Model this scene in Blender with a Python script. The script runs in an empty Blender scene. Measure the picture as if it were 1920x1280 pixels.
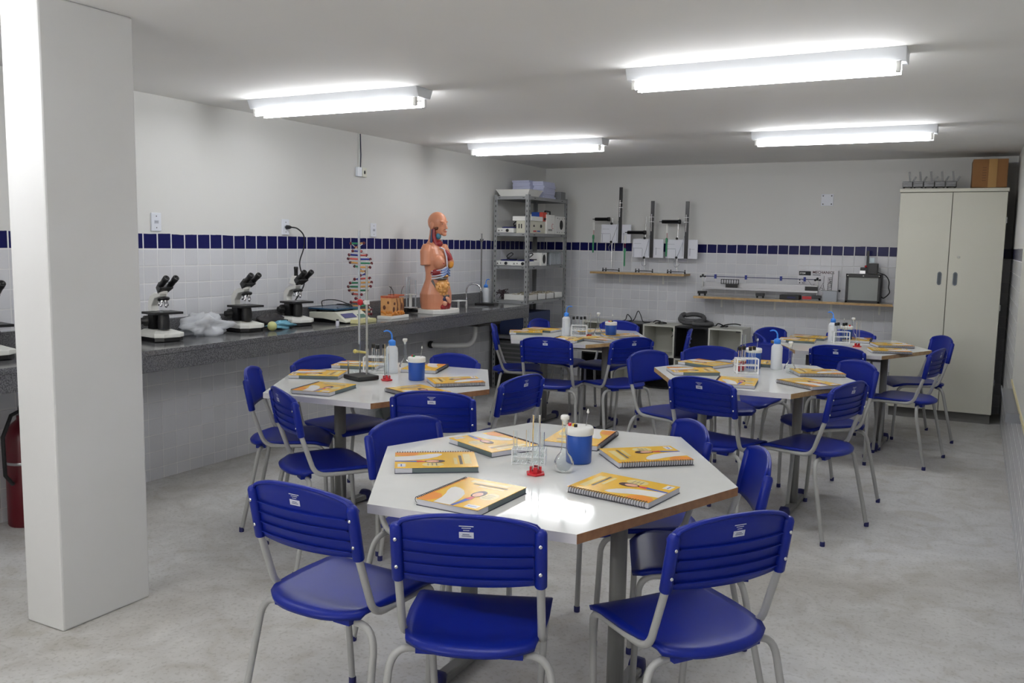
import bpy, bmesh, math, random
from mathutils import Matrix, Vector, Quaternion
random.seed(7)
PI = math.pi
sc = bpy.context.scene
C = sc.collection

# ------------------------------------------------------------------ camera, world, exposure
cam_d = bpy.data.cameras.new('camera'); cam = bpy.data.objects.new('camera', cam_d); C.objects.link(cam)
PITCH, ROLL, YAW = 0.1118, 0.0166, 0.4852
cam_d.sensor_width = 36.0; cam_d.sensor_fit = 'HORIZONTAL'
cam_d.lens = 1644.0 * 36.0 / 1920.0
cam_d.clip_start = 0.05
_F = Vector((-math.sin(YAW)*math.cos(PITCH), math.cos(YAW)*math.cos(PITCH), -math.sin(PITCH)))
_R = Vector((math.cos(YAW), math.sin(YAW), 0)); _U = _R.cross(_F)
_R2 = math.cos(ROLL)*_R + math.sin(ROLL)*_U; _U2 = -math.sin(ROLL)*_R + math.cos(ROLL)*_U
_M = Matrix((_R2, _U2, -_F)).transposed().to_4x4(); _M.translation = Vector((4.4692, -9.2465, 1.5128))
cam.matrix_world = _M
sc.camera = cam
sc.view_settings.view_transform = 'Standard'; sc.view_settings.look = 'None'
sc.view_settings.gamma = 1.0; sc.view_settings.use_curve_mapping = False
sc.view_settings.exposure = 0.55
w = bpy.data.worlds.new('world'); sc.world = w; w.use_nodes = True
w.node_tree.nodes['Background'].inputs[0].default_value = (1.0, 0.98, 0.95, 1)
w.node_tree.nodes['Background'].inputs[1].default_value = 5.0
LAMP = 21.0            # radiance of the fluorescent tubes
try:
    sc.cycles.use_denoising = True; sc.cycles.max_bounces = 10; sc.cycles.transparent_max_bounces = 24
    sc.cycles.sample_clamp_indirect = 6.0; sc.cycles.caustics_reflective = False; sc.cycles.caustics_refractive = False
except Exception: pass

# ------------------------------------------------------------------ materials
def lin(c):
    f = lambda x: x/12.92 if x <= 0.04045 else ((x+0.055)/1.055)**2.4
    return (f(c[0]/255), f(c[1]/255), f(c[2]/255), 1)
MATS = {}
def mat(name, rgb, rough=0.5, metal=0.0, emit=None, spec=0.5, coat=0.0, noise=None):
    if name in MATS: return MATS[name]
    m = bpy.data.materials.new(name); m.use_nodes = True; nt = m.node_tree; b = nt.nodes['Principled BSDF']
    b.inputs['Base Color'].default_value = lin(rgb); b.inputs['Roughness'].default_value = rough
    b.inputs['Metallic'].default_value = metal; b.inputs['Specular IOR Level'].default_value = spec
    if coat: b.inputs['Coat Weight'].default_value = coat; b.inputs['Coat Roughness'].default_value = 0.08
    if emit: b.inputs['Emission Color'].default_value = (*emit[:3], 1); b.inputs['Emission Strength'].default_value = emit[3]
    if noise:   # (scale, second rgb, amount, bump)
        tc = nt.nodes.new('ShaderNodeTexCoord'); n = nt.nodes.new('ShaderNodeTexNoise')
        n.inputs['Scale'].default_value = noise[0]; n.inputs['Detail'].default_value = 5
        nt.links.new(tc.outputs['Object'], n.inputs['Vector'])
        mx = nt.nodes.new('ShaderNodeMix'); mx.data_type = 'RGBA'
        mx.inputs[6].default_value = lin(rgb); mx.inputs[7].default_value = lin(noise[1])
        mr = nt.nodes.new('ShaderNodeMapRange'); mr.inputs[1].default_value = 0.35; mr.inputs[2].default_value = 0.7; mr.inputs[4].default_value = noise[2]
        nt.links.new(n.outputs['Fac'], mr.inputs[0]); nt.links.new(mr.outputs[0], mx.inputs[0]); nt.links.new(mx.outputs[2], b.inputs['Base Color'])
        if noise[3]:
            bp = nt.nodes.new('ShaderNodeBump'); bp.inputs['Strength'].default_value = noise[3]; bp.inputs['Distance'].default_value = 0.01
            nt.links.new(n.outputs['Fac'], bp.inputs['Height']); nt.links.new(bp.outputs[0], b.inputs['Normal'])
    MATS[name] = m; return m
def glass(name, tint=(245, 250, 250), gloss=1.0, opac=0.0):
    if name in MATS: return MATS[name]
    m = bpy.data.materials.new(name); m.use_nodes = True; nt = m.node_tree; nt.nodes.clear()
    out = nt.nodes.new('ShaderNodeOutputMaterial'); tr = nt.nodes.new('ShaderNodeBsdfTransparent'); tr.inputs[0].default_value = lin(tint)
    gl = nt.nodes.new('ShaderNodeBsdfGlossy'); gl.inputs['Roughness'].default_value = 0.04
    lw = nt.nodes.new('ShaderNodeLayerWeight'); lw.inputs[0].default_value = 0.24
    mp = nt.nodes.new('ShaderNodeMath'); mp.operation = 'MULTIPLY'; mp.inputs[1].default_value = gloss
    mx = nt.nodes.new('ShaderNodeMixShader')
    nt.links.new(lw.outputs['Fresnel'], mp.inputs[0]); nt.links.new(mp.outputs[0], mx.inputs[0])
    nt.links.new(tr.outputs[0], mx.inputs[1]); nt.links.new(gl.outputs[0], mx.inputs[2]); last = mx
    if opac:
        df = nt.nodes.new('ShaderNodeBsdfDiffuse'); df.inputs[0].default_value = lin((244, 247, 251))
        m2 = nt.nodes.new('ShaderNodeMixShader'); m2.inputs[0].default_value = opac
        nt.links.new(mx.outputs[0], m2.inputs[1]); nt.links.new(df.outputs[0], m2.inputs[2]); last = m2
    nt.links.new(last.outputs[0], out.inputs[0]); MATS[name] = m; return m

T, ZB = 0.105, 1.4393
def tile_mat(name, axis, off, brick=False):
    m = bpy.data.materials.new(name); m.use_nodes = True; nt = m.node_tree; N = nt.nodes; L = nt.links
    b = N['Principled BSDF']
    def M(op, a, b_=None, c=None):
        n = N.new('ShaderNodeMath'); n.operation = op
        for i, x in enumerate((a, b_, c)):
            if x is None: continue
            if isinstance(x, (int, float)): n.inputs[i].default_value = x
            else: L.new(x, n.inputs[i])
        return n.outputs[0]
    g = N.new('ShaderNodeNewGeometry'); s = N.new('ShaderNodeSeparateXYZ'); L.new(g.outputs['Position'], s.inputs[0])
    z = s.outputs['Z']
    ww = M('DIVIDE', M('SUBTRACT', z, ZB), T); fw = M('FLOOR', ww)
    uu = M('DIVIDE', M('SUBTRACT', s.outputs[axis], off), T)
    if brick: uu = M('ADD', M('MULTIPLY', uu, 0.62), M('MULTIPLY', M('MODULO', fw, 2.0), 0.5))
    fu = M('FLOOR', uu)
    du = M('PINGPONG', uu, 0.5); dw = M('PINGPONG', ww, 0.5)
    cv = N.new('ShaderNodeCombineXYZ'); L.new(fu, cv.inputs[0]); L.new(fw, cv.inputs[1])
    wn = N.new('ShaderNodeTexWhiteNoise'); wn.noise_dimensions = '2D'; L.new(cv.outputs[0], wn.inputs['Vector'])
    rnd = wn.outputs['Value']
    gw = M('MULTIPLY_ADD', rnd, 0.006, 0.016)
    d = M('MINIMUM', du, dw)
    ns = N.new('ShaderNodeTexNoise'); ns.inputs['Scale'].default_value = 9; ns.inputs['Detail'].default_value = 3; L.new(g.outputs['Position'], ns.inputs['Vector'])
    # grey-white tile
    tile_v = M('MULTIPLY_ADD', rnd, 0.05, 0.63)
    t_rgb = N.new('ShaderNodeCombineColor'); L.new(M('MULTIPLY', tile_v, 0.975), t_rgb.inputs[0]); L.new(M('MULTIPLY', tile_v, 0.985), t_rgb.inputs[1]); L.new(M('MULTIPLY', tile_v, 1.03), t_rgb.inputs[2])
    band = M('MULTIPLY', M('GREATER_THAN', ww, 0.0), M('LESS_THAN', ww, M('ADD', M('MULTIPLY_ADD', ns.outputs['Fac'], 0.10, 0.82), M('MULTIPLY', rnd, 0.03))))
    paint = M('SUBTRACT', M('GREATER_THAN', ww, 0.0), band)
    mixa = N.new('ShaderNodeMix'); mixa.data_type = 'RGBA'; L.new(band, mixa.inputs[0]); L.new(t_rgb.outputs[0], mixa.inputs[6]); mixa.inputs[7].default_value = (0.012, 0.013, 0.085, 1)
    gb = M('MULTIPLY_ADD', band, 0.022, gw)
    grout = M('LESS_THAN', M('ADD', d, M('MULTIPLY', M('SUBTRACT', ns.outputs['Fac'], 0.5), 0.008)), gb)
    mixg = N.new('ShaderNodeMix'); mixg.data_type = 'RGBA'; L.new(grout, mixg.inputs[0]); L.new(mixa.outputs[2], mixg.inputs[6]); mixg.inputs[7].default_value = (0.78, 0.78, 0.78, 1)
    mixp = N.new('ShaderNodeMix'); mixp.data_type = 'RGBA'; L.new(paint, mixp.inputs[0]); L.new(mixg.outputs[2], mixp.inputs[6]); mixp.inputs[7].default_value = (0.69, 0.69, 0.67, 1)
    L.new(mixp.outputs[2], b.inputs['Base Color']); L.new(M('MULTIPLY_ADD', band, -0.22, 0.32), b.inputs['Specular IOR Level'])
    matte = M('MAXIMUM', grout, paint)
    L.new(M('MULTIPLY_ADD', matte, 0.5, 0.2), b.inputs['Roughness'])
    bp = N.new('ShaderNodeBump'); bp.inputs['Strength'].default_value = 0.35; bp.inputs['Distance'].default_value = 0.004
    hgt = M('MULTIPLY', M('MAXIMUM', M('MINIMUM', M('MULTIPLY', d, 18.0), 1.0), paint), 1.0)
    L.new(M('ADD', hgt, M('MULTIPLY', ns.outputs['Fac'], 0.12)), bp.inputs['Height']); L.new(bp.outputs[0], b.inputs['Normal'])
    return m
def floor_mat():
    m = bpy.data.materials.new('polished_concrete'); m.use_nodes = True; nt = m.node_tree; N = nt.nodes; L = nt.links; b = N['Principled BSDF']
    g = N.new('ShaderNodeNewGeometry')
    def noise(scale, det, dist=0.0):
        n = N.new('ShaderNodeTexNoise'); n.inputs['Scale'].default_value = scale; n.inputs['Detail'].default_value = det; n.inputs['Distortion'].default_value = dist
        L.new(g.outputs['Position'], n.inputs['Vector']); return n.outputs['Fac']
    def ramp(src, *st):
        r = N.new('ShaderNodeValToRGB'); e = r.color_ramp.elements
        while len(e) < len(st): e.new(0.5)
        for i, (p, c) in enumerate(st): e[i].position = p; e[i].color = lin(c)
        L.new(src, r.inputs[0]); return r.outputs[0]
    a = ramp(noise(0.9, 8, 0.6), (0.32, (188, 185, 179)), (0.5, (207, 206, 203)), (0.68, (216, 216, 216)))
    c = ramp(noise(5.5, 9, 1.2), (0.3, (222, 219, 213)), (0.48, (240, 240, 240)), (0.7, (255, 255, 255)))
    mx = N.new('ShaderNodeMix'); mx.data_type = 'RGBA'; mx.blend_type = 'MULTIPLY'; mx.inputs[0].default_value = 0.85
    L.new(a, mx.inputs[6]); L.new(c, mx.inputs[7])
    sp = ramp(noise(60, 4), (0.36, (215, 213, 208)), (0.46, (255, 255, 255)))
    m2 = N.new('ShaderNodeMix'); m2.data_type = 'RGBA'; m2.blend_type = 'MULTIPLY'; m2.inputs[0].default_value = 0.5
    L.new(mx.outputs[2], m2.inputs[6]); L.new(sp, m2.inputs[7]); L.new(m2.outputs[2], b.inputs['Base Color'])
    b.inputs['Roughness'].default_value = 0.55
    bp = N.new('ShaderNodeBump'); bp.inputs['Strength'].default_value = 0.15; bp.inputs['Distance'].default_value = 0.01
    L.new(noise(22, 6), bp.inputs['Height']); L.new(bp.outputs[0], b.inputs['Normal'])
    return m
def granite_mat():
    m = bpy.data.materials.new('grey_granite'); m.use_nodes = True; nt = m.node_tree; N = nt.nodes; L = nt.links; b = N['Principled BSDF']
    g = N.new('ShaderNodeNewGeometry'); n = N.new('ShaderNodeTexNoise'); n.inputs['Scale'].default_value = 160; n.inputs['Detail'].default_value = 3
    L.new(g.outputs['Position'], n.inputs['Vector'])
    r = N.new('ShaderNodeValToRGB'); e = r.color_ramp.elements
    e[0].position = 0.35; e[0].color = lin((70, 70, 72)); e[1].position = 0.68; e[1].color = lin((128, 128, 130))
    L.new(n.outputs['Fac'], r.inputs[0]); L.new(r.outputs[0], b.inputs['Base Color']); b.inputs['Roughness'].default_value = 0.13
    return m
P_BLUE = mat('blue_plastic', (11, 33, 134), 0.36, spec=0.3, noise=(3.0, (9, 28, 122), 0.5, 0))
P_TUBE = mat('grey_painted_tube', (166, 166, 164), 0.38, 0.0)
P_CAP = mat('dark_blue_cap', (22, 26, 90), 0.5)
P_CHROME = mat('chrome', (215, 215, 218), 0.12, 1.0)
P_STEEL = mat('brushed_steel', (175, 176, 178), 0.28, 1.0)
P_WHITE = mat('white_plastic', (232, 232, 228), 0.4)
P_BLACK = mat('black_plastic', (16, 16, 18), 0.4)
P_RUBBER = mat('black_rubber', (18, 18, 20), 0.6)
P_LAM = mat('white_laminate', (226, 227, 224), 0.07, noise=(14.0, (220, 221, 218), 0.5, 0.015))
P_WOOD = mat('brown_edge_wood', (150, 108, 72), 0.5, noise=(40, (122, 84, 55), 0.8, 0))
P_WOOD_L = mat('pale_shelf_wood', (190, 160, 112), 0.5, noise=(30, (160, 125, 80), 0.8, 0))
P_EDGE_W = mat('white_edge_band', (205, 203, 207), 0.35)
P_LEG = mat('grey_table_steel', (124, 124, 122), 0.4)
P_CREAM = mat('cream_enamel', (205, 204, 190), 0.45)
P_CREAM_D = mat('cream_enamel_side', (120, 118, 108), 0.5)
P_DARK = mat('dark_plinth', (74, 72, 72), 0.6)
P_WALLW = mat('white_wall_paint', (218, 218, 217), 0.65, noise=(2.5, (210, 210, 208), 0.6, 0.0))
P_CEIL = mat('white_ceiling_paint', (236, 235, 233), 0.8, noise=(1.5, (230, 229, 226), 0.6, 0.0))
P_RACK = mat('grey_rack_enamel', (138, 140, 141), 0.45)
P_HOLE = mat('slot_dark', (45, 46, 48), 0.8)
P_PAPER = mat('paper_white', (226, 228, 238), 0.8)
P_RED = mat('red_plastic', (185, 22, 36), 0.35)
P_CUP = mat('blue_cup_plastic', (26, 74, 160), 0.4)
P_SQB = mat('bright_blue_cap', (52, 130, 225), 0.4)
P_LDPE = glass('milky_bottle_plastic', (235, 242, 250), 0.5, 0.72)
P_GLASS = glass('clear_glass', (250, 253, 253), 1.0, 0.02)
P_ACRYL = glass('clear_acrylic', (240, 244, 248), 0.9, 0.25)
P_BAG = glass('plastic_film', (240, 242, 245), 0.8, 0.5)
P_GREENGLASS = glass('green_glass', (120, 150, 140), 0.9, 0.12)
P_RACKW = mat('white_rack_plastic', (235, 235, 235), 0.4)
P_SKIN = mat('model_skin', (206, 140, 108), 0.3, noise=(6, (196, 128, 98), 0.5, 0))
P_GRAN = granite_mat()

# ------------------------------------------------------------------ mesh building
class MB:
    def __init__(s): s.v = []; s.f = []; s.mi = []; s.sm = []; s.m = 0; s.X = Matrix.Identity(4)
    def at(s, x=0, y=0, z=0, rz=0, rx=0, ry=0):
        s.X = Matrix.Translation((x, y, z)) @ Matrix.Rotation(rz, 4, 'Z') @ Matrix.Rotation(ry, 4, 'Y') @ Matrix.Rotation(rx, 4, 'X'); return s
    def _v(s, p): s.v.append(tuple(s.X @ Vector(p))); return len(s.v)-1
    def face(s, idx, smooth=False): s.f.append(tuple(idx)); s.mi.append(s.m); s.sm.append(smooth)
    def poly(s, pts, smooth=False): s.face([s._v(p) for p in pts], smooth)
    def box(s, c, d):
        x, y, z = c; a, b, e = d[0]/2, d[1]/2, d[2]/2
        i = [s._v((x+sx*a, y+sy*b, z+sz*e)) for sz in (-1, 1) for sy in (-1, 1) for sx in (-1, 1)]
        for q in ((0,2,3,1), (4,5,7,6), (0,1,5,4), (2,6,7,3), (0,4,6,2), (1,3,7,5)): s.face([i[k] for k in q])
        return s
    def prism(s, poly, z0, z1, smooth=False):
        n = len(poly); a = [s._v((*p, z0)) for p in poly]; b = [s._v((*p, z1)) for p in poly]
        s.face(a[::-1]); s.face(b)
        for k in range(n): s.face((a[k], a[(k+1) % n], b[(k+1) % n], b[k]), smooth)
        return s
    def hexa(s, lo, hi):     # two quads (4 points each) joined
        a = [s._v(p) for p in lo]; b = [s._v(p) for p in hi]
        s.face(a[::-1]); s.face(b)
        for k in range(len(a)): s.face((a[k], a[(k+1) % len(a)], b[(k+1) % len(a)], b[k]))
        return s
    def tube(s, pts, r, n=10, cap=True, closed=False):
        pts = [Vector(p) for p in pts]; N = len(pts); rr = [r[min(i, len(r)-1)] for i in range(N)] if isinstance(r, (list, tuple)) else [r]*N
        rings = []; up = None
        for k in range(N):
            a = pts[(k-1) % N] if (k > 0 or closed) else pts[k]; b = pts[(k+1) % N] if (k < N-1 or closed) else pts[k]
            t = (b-a).normalized()
            if up is None: up = t.orthogonal().normalized()
            else:
                up = up - t*up.dot(t)
                up = up.normalized() if up.length > 1e-6 else t.orthogonal().normalized()
            q = t.cross(up)
            rings.append([s._v(pts[k] + (up*math.cos(2*PI*j/n) + q*math.sin(2*PI*j/n))*rr[k]) for j in range(n)])
        for k in range(N if closed else N-1):
            A, B = rings[k], rings[(k+1) % N]
            for j in range(n): s.face((A[j], A[(j+1) % n], B[(j+1) % n], B[j]), True)
        if cap and not closed:
            for ring, rev in ((rings[0], True), (rings[-1], False)):
                d = [len(s.v)+j for j in range(n)]; s.v.extend([s.v[i] for i in ring]); s.face(d[::-1] if rev else d)
        return s
    def lathe(s, prof, n=20, c=(0, 0, 0), axis='Z', cap=True):
        rings = []
        for r, h in prof:
            ring = []
            for j in range(n):
                a = 2*PI*j/n; x, y = r*math.cos(a), r*math.sin(a)
                p = (x, y, h) if axis == 'Z' else ((h, x, y) if axis == 'X' else (y, h, x))
                ring.append(s._v((c[0]+p[0], c[1]+p[1], c[2]+p[2])))
            rings.append(ring)
        for k in range(len(rings)-1):
            A, B = rings[k], rings[k+1]
            for j in range(n): s.face((A[j], A[(j+1) % n], B[(j+1) % n], B[j]), True)
        if cap:
            for ring, rev, r in ((rings[0], True, prof[0][0]), (rings[-1], False, prof[-1][0])):
                if r < 1e-5: continue
                d = [len(s.v)+j for j in range(n)]; s.v.extend([s.v[i] for i in ring]); s.face(d[::-1] if rev else d)
        return s
    def cyl(s, c, r, h, n=18, axis='Z'): return s.lathe([(r, 0), (r, h)], n, c, axis)
    def ball(s, c, r, n=14, m=8):
        r = (r, r, r) if isinstance(r, (int, float)) else r; rings = []
        for i in range(m+1):
            th = PI*i/m; rings.append([s._v((c[0]+r[0]*math.sin(th)*math.cos(2*PI*j/n), c[1]+r[1]*math.sin(th)*math.sin(2*PI*j/n), c[2]-r[2]*math.cos(th))) for j in range(n)])
        for i in range(m):
            for j in range(n): s.face((rings[i][j], rings[i][(j+1) % n], rings[i+1][(j+1) % n], rings[i+1][j]), True)
        return s
    def mesh(s, name, mats, bevel=0.0, seg=2, merge=True):
        me = bpy.data.meshes.new(name); me.from_pydata(s.v, [], s.f)
        for i, p in enumerate(me.polygons): p.material_index, p.use_smooth = s.mi[i], s.sm[i]
        for m in (mats if isinstance(mats, (list, tuple)) else [mats]): me.materials.append(m)
        bm = bmesh.new(); bm.from_mesh(me)
        if bevel:
            bmesh.ops.remove_doubles(bm, verts=bm.verts, dist=1e-6)
            bmesh.ops.recalc_face_normals(bm, faces=bm.faces)
            ed = [e for e in bm.edges if len(e.link_faces) == 2 and e.calc_face_angle(0) > 0.6]
            bmesh.ops.bevel(bm, geom=ed, offset=bevel, segments=seg, affect='EDGES', profile=0.5, clamp_overlap=True)
        else: bmesh.ops.recalc_face_normals(bm, faces=bm.faces)
        bm.to_mesh(me); bm.free(); me.update(); return me
    def build(s, name, mats, parent=None, bevel=0.0, loc=None, rz=0, seg=2, label=None):
        return obj(name, s.mesh(name, mats, bevel, seg), parent, loc, rz, label)
def obj(name, me, parent=None, loc=None, rz=0, label=None):
    o = bpy.data.objects.new(name, me); C.objects.link(o); o.parent = parent
    if loc: o.location = loc
    if rz: o.rotation_euler = (0, 0, rz)
    if label: o['label'] = label
    return o
def tag(o, label, cat, group=None):
    o['label'] = label; o['category'] = cat
    if group: o['group'] = group
    return o
def thing(name, label, cat, loc=(0, 0, 0), rz=0, group=None):
    o = bpy.data.objects.new(name, None); C.objects.link(o); o.location = loc; o.rotation_euler = (0, 0, rz); o.empty_display_size = 0.05
    return tag(o, label, cat, group)
def struct(name, mb, m, bevel=0.0):
    o = mb.build(name, m, None, bevel); o['kind'] = 'structure'; return o
def dup(root, loc, rz, label, group=None):
    def cp(o, par):
        c = o.copy(); C.objects.link(c); c.parent = par
        for ch in o.children: cp(ch, c)
        return c
    r = cp(root, None); r.location = loc; r.rotation_euler = (0, 0, rz); r['label'] = label
    if group: r['group'] = group
    return r
def arc(p0, p1, p2, n=6):     # quadratic bend
    p0, p1, p2 = Vector(p0), Vector(p1), Vector(p2)
    return [((1-t)**2*p0 + 2*t*(1-t)*p1 + t*t*p2) for t in [i/n for i in range(n+1)]]
def text_mb(txt, size, mb, X, depth=0.0006):
    cu = bpy.data.curves.new('lettering', 'FONT'); cu.body = txt; cu.size = size; cu.resolution_u = 2; cu.offset = size*0.022
    o = bpy.data.objects.new('lettering', cu); C.objects.link(o)
    dg = bpy.context.evaluated_depsgraph_get(); me = bpy.data.meshes.new_from_object(o.evaluated_get(dg))
    base = len(mb.v)
    for v in me.vertices: mb.v.append(tuple(X @ v.co))
    for p in me.polygons: mb.f.append(tuple(base+i for i in p.vertices)); mb.mi.append(mb.m); mb.sm.append(False)
    bpy.data.objects.remove(o); bpy.data.curves.remove(cu); bpy.data.meshes.remove(me)

# ------------------------------------------------------------------ the room
XR, YF, ZC = 4.735, -11.0, 2.3686
struct('floor', MB().box((XR/2, YF/2, -0.05), (XR+0.4, -YF+0.4, 0.1)), floor_mat())
struct('ceiling', MB().box((XR/2, YF/2, ZC+0.05), (XR+0.4, -YF+0.4, 0.1)), P_CEIL)
struct('wall_left', MB().box((-0.1, YF/2, ZC/2), (0.2, -YF+0.2, ZC)), tile_mat('tiled_wall_side', 'Y', -5.5742))
struct('wall_back', MB().box((XR/2, 0.1, ZC/2), (XR, 0.2, ZC)), tile_mat('tiled_wall_end', 'X', 0.0285))
struct('wall_right', MB().box((XR+0.1, YF/2, ZC/2), (0.2, -YF+0.2, ZC)), tile_mat('tiled_wall_brickwork', 'Y', -5.5, True))
wf = MB()     # wall behind the camera, with a window opening
wf.box((XR/2, YF-0.1, 0.5), (XR+0.4, 0.2, 1.0)); wf.box((XR/2, YF-0.1, 2.15), (XR+0.4, 0.2, 0.44)); wf.box((0.3, YF-0.1, 1.465), (0.98, 0.2, 0.93)); wf.box((4.35, YF-0.1, 1.465), (1.18, 0.2, 0.93))
struct('wall_front', wf, P_WALLW)
wn = MB()
for x in (0.82, 2.28, 3.73): wn.box((x, YF-0.1, 1.465), (0.06, 0.06, 0.93))
for z in (1.03, 1.9): wn.box((2.275, YF-0.1, z), (2.95, 0.06, 0.06))
struct('window_1', wn, P_WHITE)
pl = MB(); pl.box((1.3535, -6.995, ZC/2), (0.219, 0.40, ZC))
struct('pillar', pl, P_WALLW, 0.008)

# ------------------------------------------------------------------ ceiling lamps
P_FIX = mat('white_lamp_enamel', (225, 228, 232), 0.35)
P_TUBEL = mat('lit_tube', (255, 255, 255), 0.3, emit=(0.97, 0.98, 1.0, LAMP))
def make_lamp(label, loc):
    t = thing('ceiling_lamp', label, 'ceiling lamp', loc, 0, 'twin-tube ceiling lamps')
    b = MB(); w0, w1, h, L = 0.085, 0.06, 0.055, 0.63
    b.hexa([(-L, -w1, -h), (L, -w1, -h), (L, w1, -h), (-L, w1, -h)], [(-L, -w0, 0), (L, -w0, 0), (L, w0, 0), (-L, w0, 0)])
    b.build('housing', P_FIX, t, 0.003)
    for y in (-0.045, 0.045):
        tb = MB(); tb.lathe([(0.014, -0.585), (0.016, -0.58), (0.016, 0.58), (0.014, 0.585)], 12, (0, y, -0.082), 'X').build('tube', P_TUBEL, t)
        for sx in (-1, 1):
            h_ = MB(); h_.box((sx*0.597, y, -0.076), (0.02, 0.022, 0.05)); h_.build('lamp_holder', P_WHITE, t, 0.003)
    return t
LX0, LX1 = 1.03, 3.515
lamp = make_lamp('twin-tube lamp on the ceiling above the white pillar and stone counter', (LX0, -5.02, ZC))
for x, y, lb in ((LX1, -5.02, 'large lit twin-tube lamp on the ceiling above the middle table'), (1.10, -2.48, 'lit twin-tube lamp on the ceiling in front of the steel rack'), (LX1+0.02, -2.42, 'lit twin-tube lamp on the ceiling in front of the cream cabinet'),
                 (LX0, -7.72, 'twin-tube lamp on the ceiling on the camera side of the pillar'), (LX1, -7.72, 'twin-tube lamp on the ceiling above the open floor before the front table')):
    dup(lamp, (x, y, ZC), 0, lb)

# ------------------------------------------------------------------ chairs
def seat_mesh():
    b = MB(); nx, ny = 14, 14; top = []; bot = []
    for j in range(ny+1):
        y = -0.215 + 0.43*j/ny; rt, rb = [], []
        for i in range(nx+1):
            u = -1 + 2*i/nx
            hw = 0.202 if y > 0.02 else 0.202 - 0.026*((0.02-y)/0.235)**1.2
            d = 0.0
            if y > 0.16: d = 0.045*(1-math.sqrt(max(0, 1-((y-0.16)/0.055)**2)))
            x = u*(hw-d)
            yy = y + 0.012 + (0.062*abs(u)**2.8*max(0, (-0.07-y)/0.145))
            z = 0.462 - 0.004*(1-u*u)*(1-((y)/0.24)**2) + 0.002*u*u
            if y > 0.12: z -= 0.028*((y-0.12)/0.095)**2
            if y < -0.16: z -= 0.012*((-0.16-y)/0.055)**2
            rt.append(b._v((x, yy, z))); rb.append(b._v((x*0.985, yy*0.985, z-0.014)))
        top.append(rt); bot.append(rb)
    for j in range(ny):
        for i in range(nx):
            b.face((top[j][i], top[j][i+1], top[j+1][i+1], top[j+1][i]), True); b.face((bot[j][i], bot[j+1][i], bot[j+1][i+1], bot[j][i+1]), True)
    per = [(0, i) for i in range(nx)] + [(j, nx) for j in range(ny)] + [(ny, i) for i in range(nx, 0, -1)] + [(j, 0) for j in range(ny, 0, -1)]
    for k in range(len(per)):
        a, c = per[k], per[(k+1) % len(per)]
        b.face((top[a[0]][a[1]], bot[a[0]][a[1]], bot[c[0]][c[1]], top[c[0]][c[1]]), True)
    for sx in (-1, 1):
        b.box((sx*0.115, -0.13, 0.432), (0.06, 0.05, 0.028))
    return b
def back_y(x, z): return -0.156 - (z-0.633)*0.19 - 0.028*(1-(x/0.2)**2)
def back_mesh():
    b = MB(); nx, nz = 18, 12; F, R = [], []
    for j in range(nz+1):
        f, r = [], []
        for i in range(nx+1):
            u = -1 + 2*i/nx; x = 0.2*u
            z0 = 0.632 + 0.008*(1-u*u)*-1; z1 = 0.793 + 0.034*(1-abs(u)**2.4) - (0.02*max(0, (abs(u)-0.86)/0.14)**2)
            z = z0 + (z1-z0)*j/nz
            y = back_y(x, z) + (0.006 if j == nz else 0)
            f.append(b._v((x, y+0.003, z))); r.append(b._v((x, y-0.004, z)))
        F.append(f); R.append(r)
    for j in range(nz):
        for i in range(nx):
            b.face((F[j][i], F[j][i+1], F[j+1][i+1], F[j+1][i]), True); b.face((R[j][i], R[j+1][i], R[j+1][i+1], R[j][i+1]), True)
    per = [(0, i) for i in range(nx)] + [(j, nx) for j in range(nz)] + [(nz, i) for i in range(nx, 0, -1)] + [(j, 0) for j in range(nz, 0, -1)]
    for k in range(len(per)):
        a, c = per[k], per[(k+1) % len(per)]
        b.face((F[a[0]][a[1]], R[a[0]][a[1]], R[c[0]][c[1]], F[c[0]][c[1]]), True)
    for z in (0.745, 0.712, 0.680, 0.648):          # the four ribs on the rear face
        n = 14; A = []
        for i in range(n+1):
            x = -0.17 + 0.34*i/n; y = back_y(x, z)
            A.append([b._v((x, y-0.003, z+0.002)), b._v((x, y-0.013, z+0.0012)), b._v((x, y-0.013, z-0.0012)), b._v((x, y-0.003, z-0.002))])
        for i in range(n):
            for k in range(3): b.face((A[i][k], A[i][k+1], A[i+1][k+1], A[i+1][k]), False)
    rim = [(0.193*u, back_y(0.193*u, 0.8)-0.004, 0.789+0.034*(1-abs(u)**2.4)-(0.02*max(0, (abs(u)-0.86)/0.14)**2)) for u in [-1+2*i/20 for i in range(21)]]
    b.tube(rim, 0.006, 6)
    for sx in (-1, 1):                               # sleeves over the posts
        pts = [(sx*0.189, back_y(sx*0.189, z)-0.006, z) for z in (0.626, 0.630, 0.70, 0.778, 0.786, 0.789)]
        b.tube(pts, [0.0145, 0.017, 0.017, 0.0165, 0.013, 0.006], 12)
    return b
P_STICK = [mat('sticker_white', (205, 208, 222), 0.5), mat('sticker_ink', (70, 78, 120), 0.6)]
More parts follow.
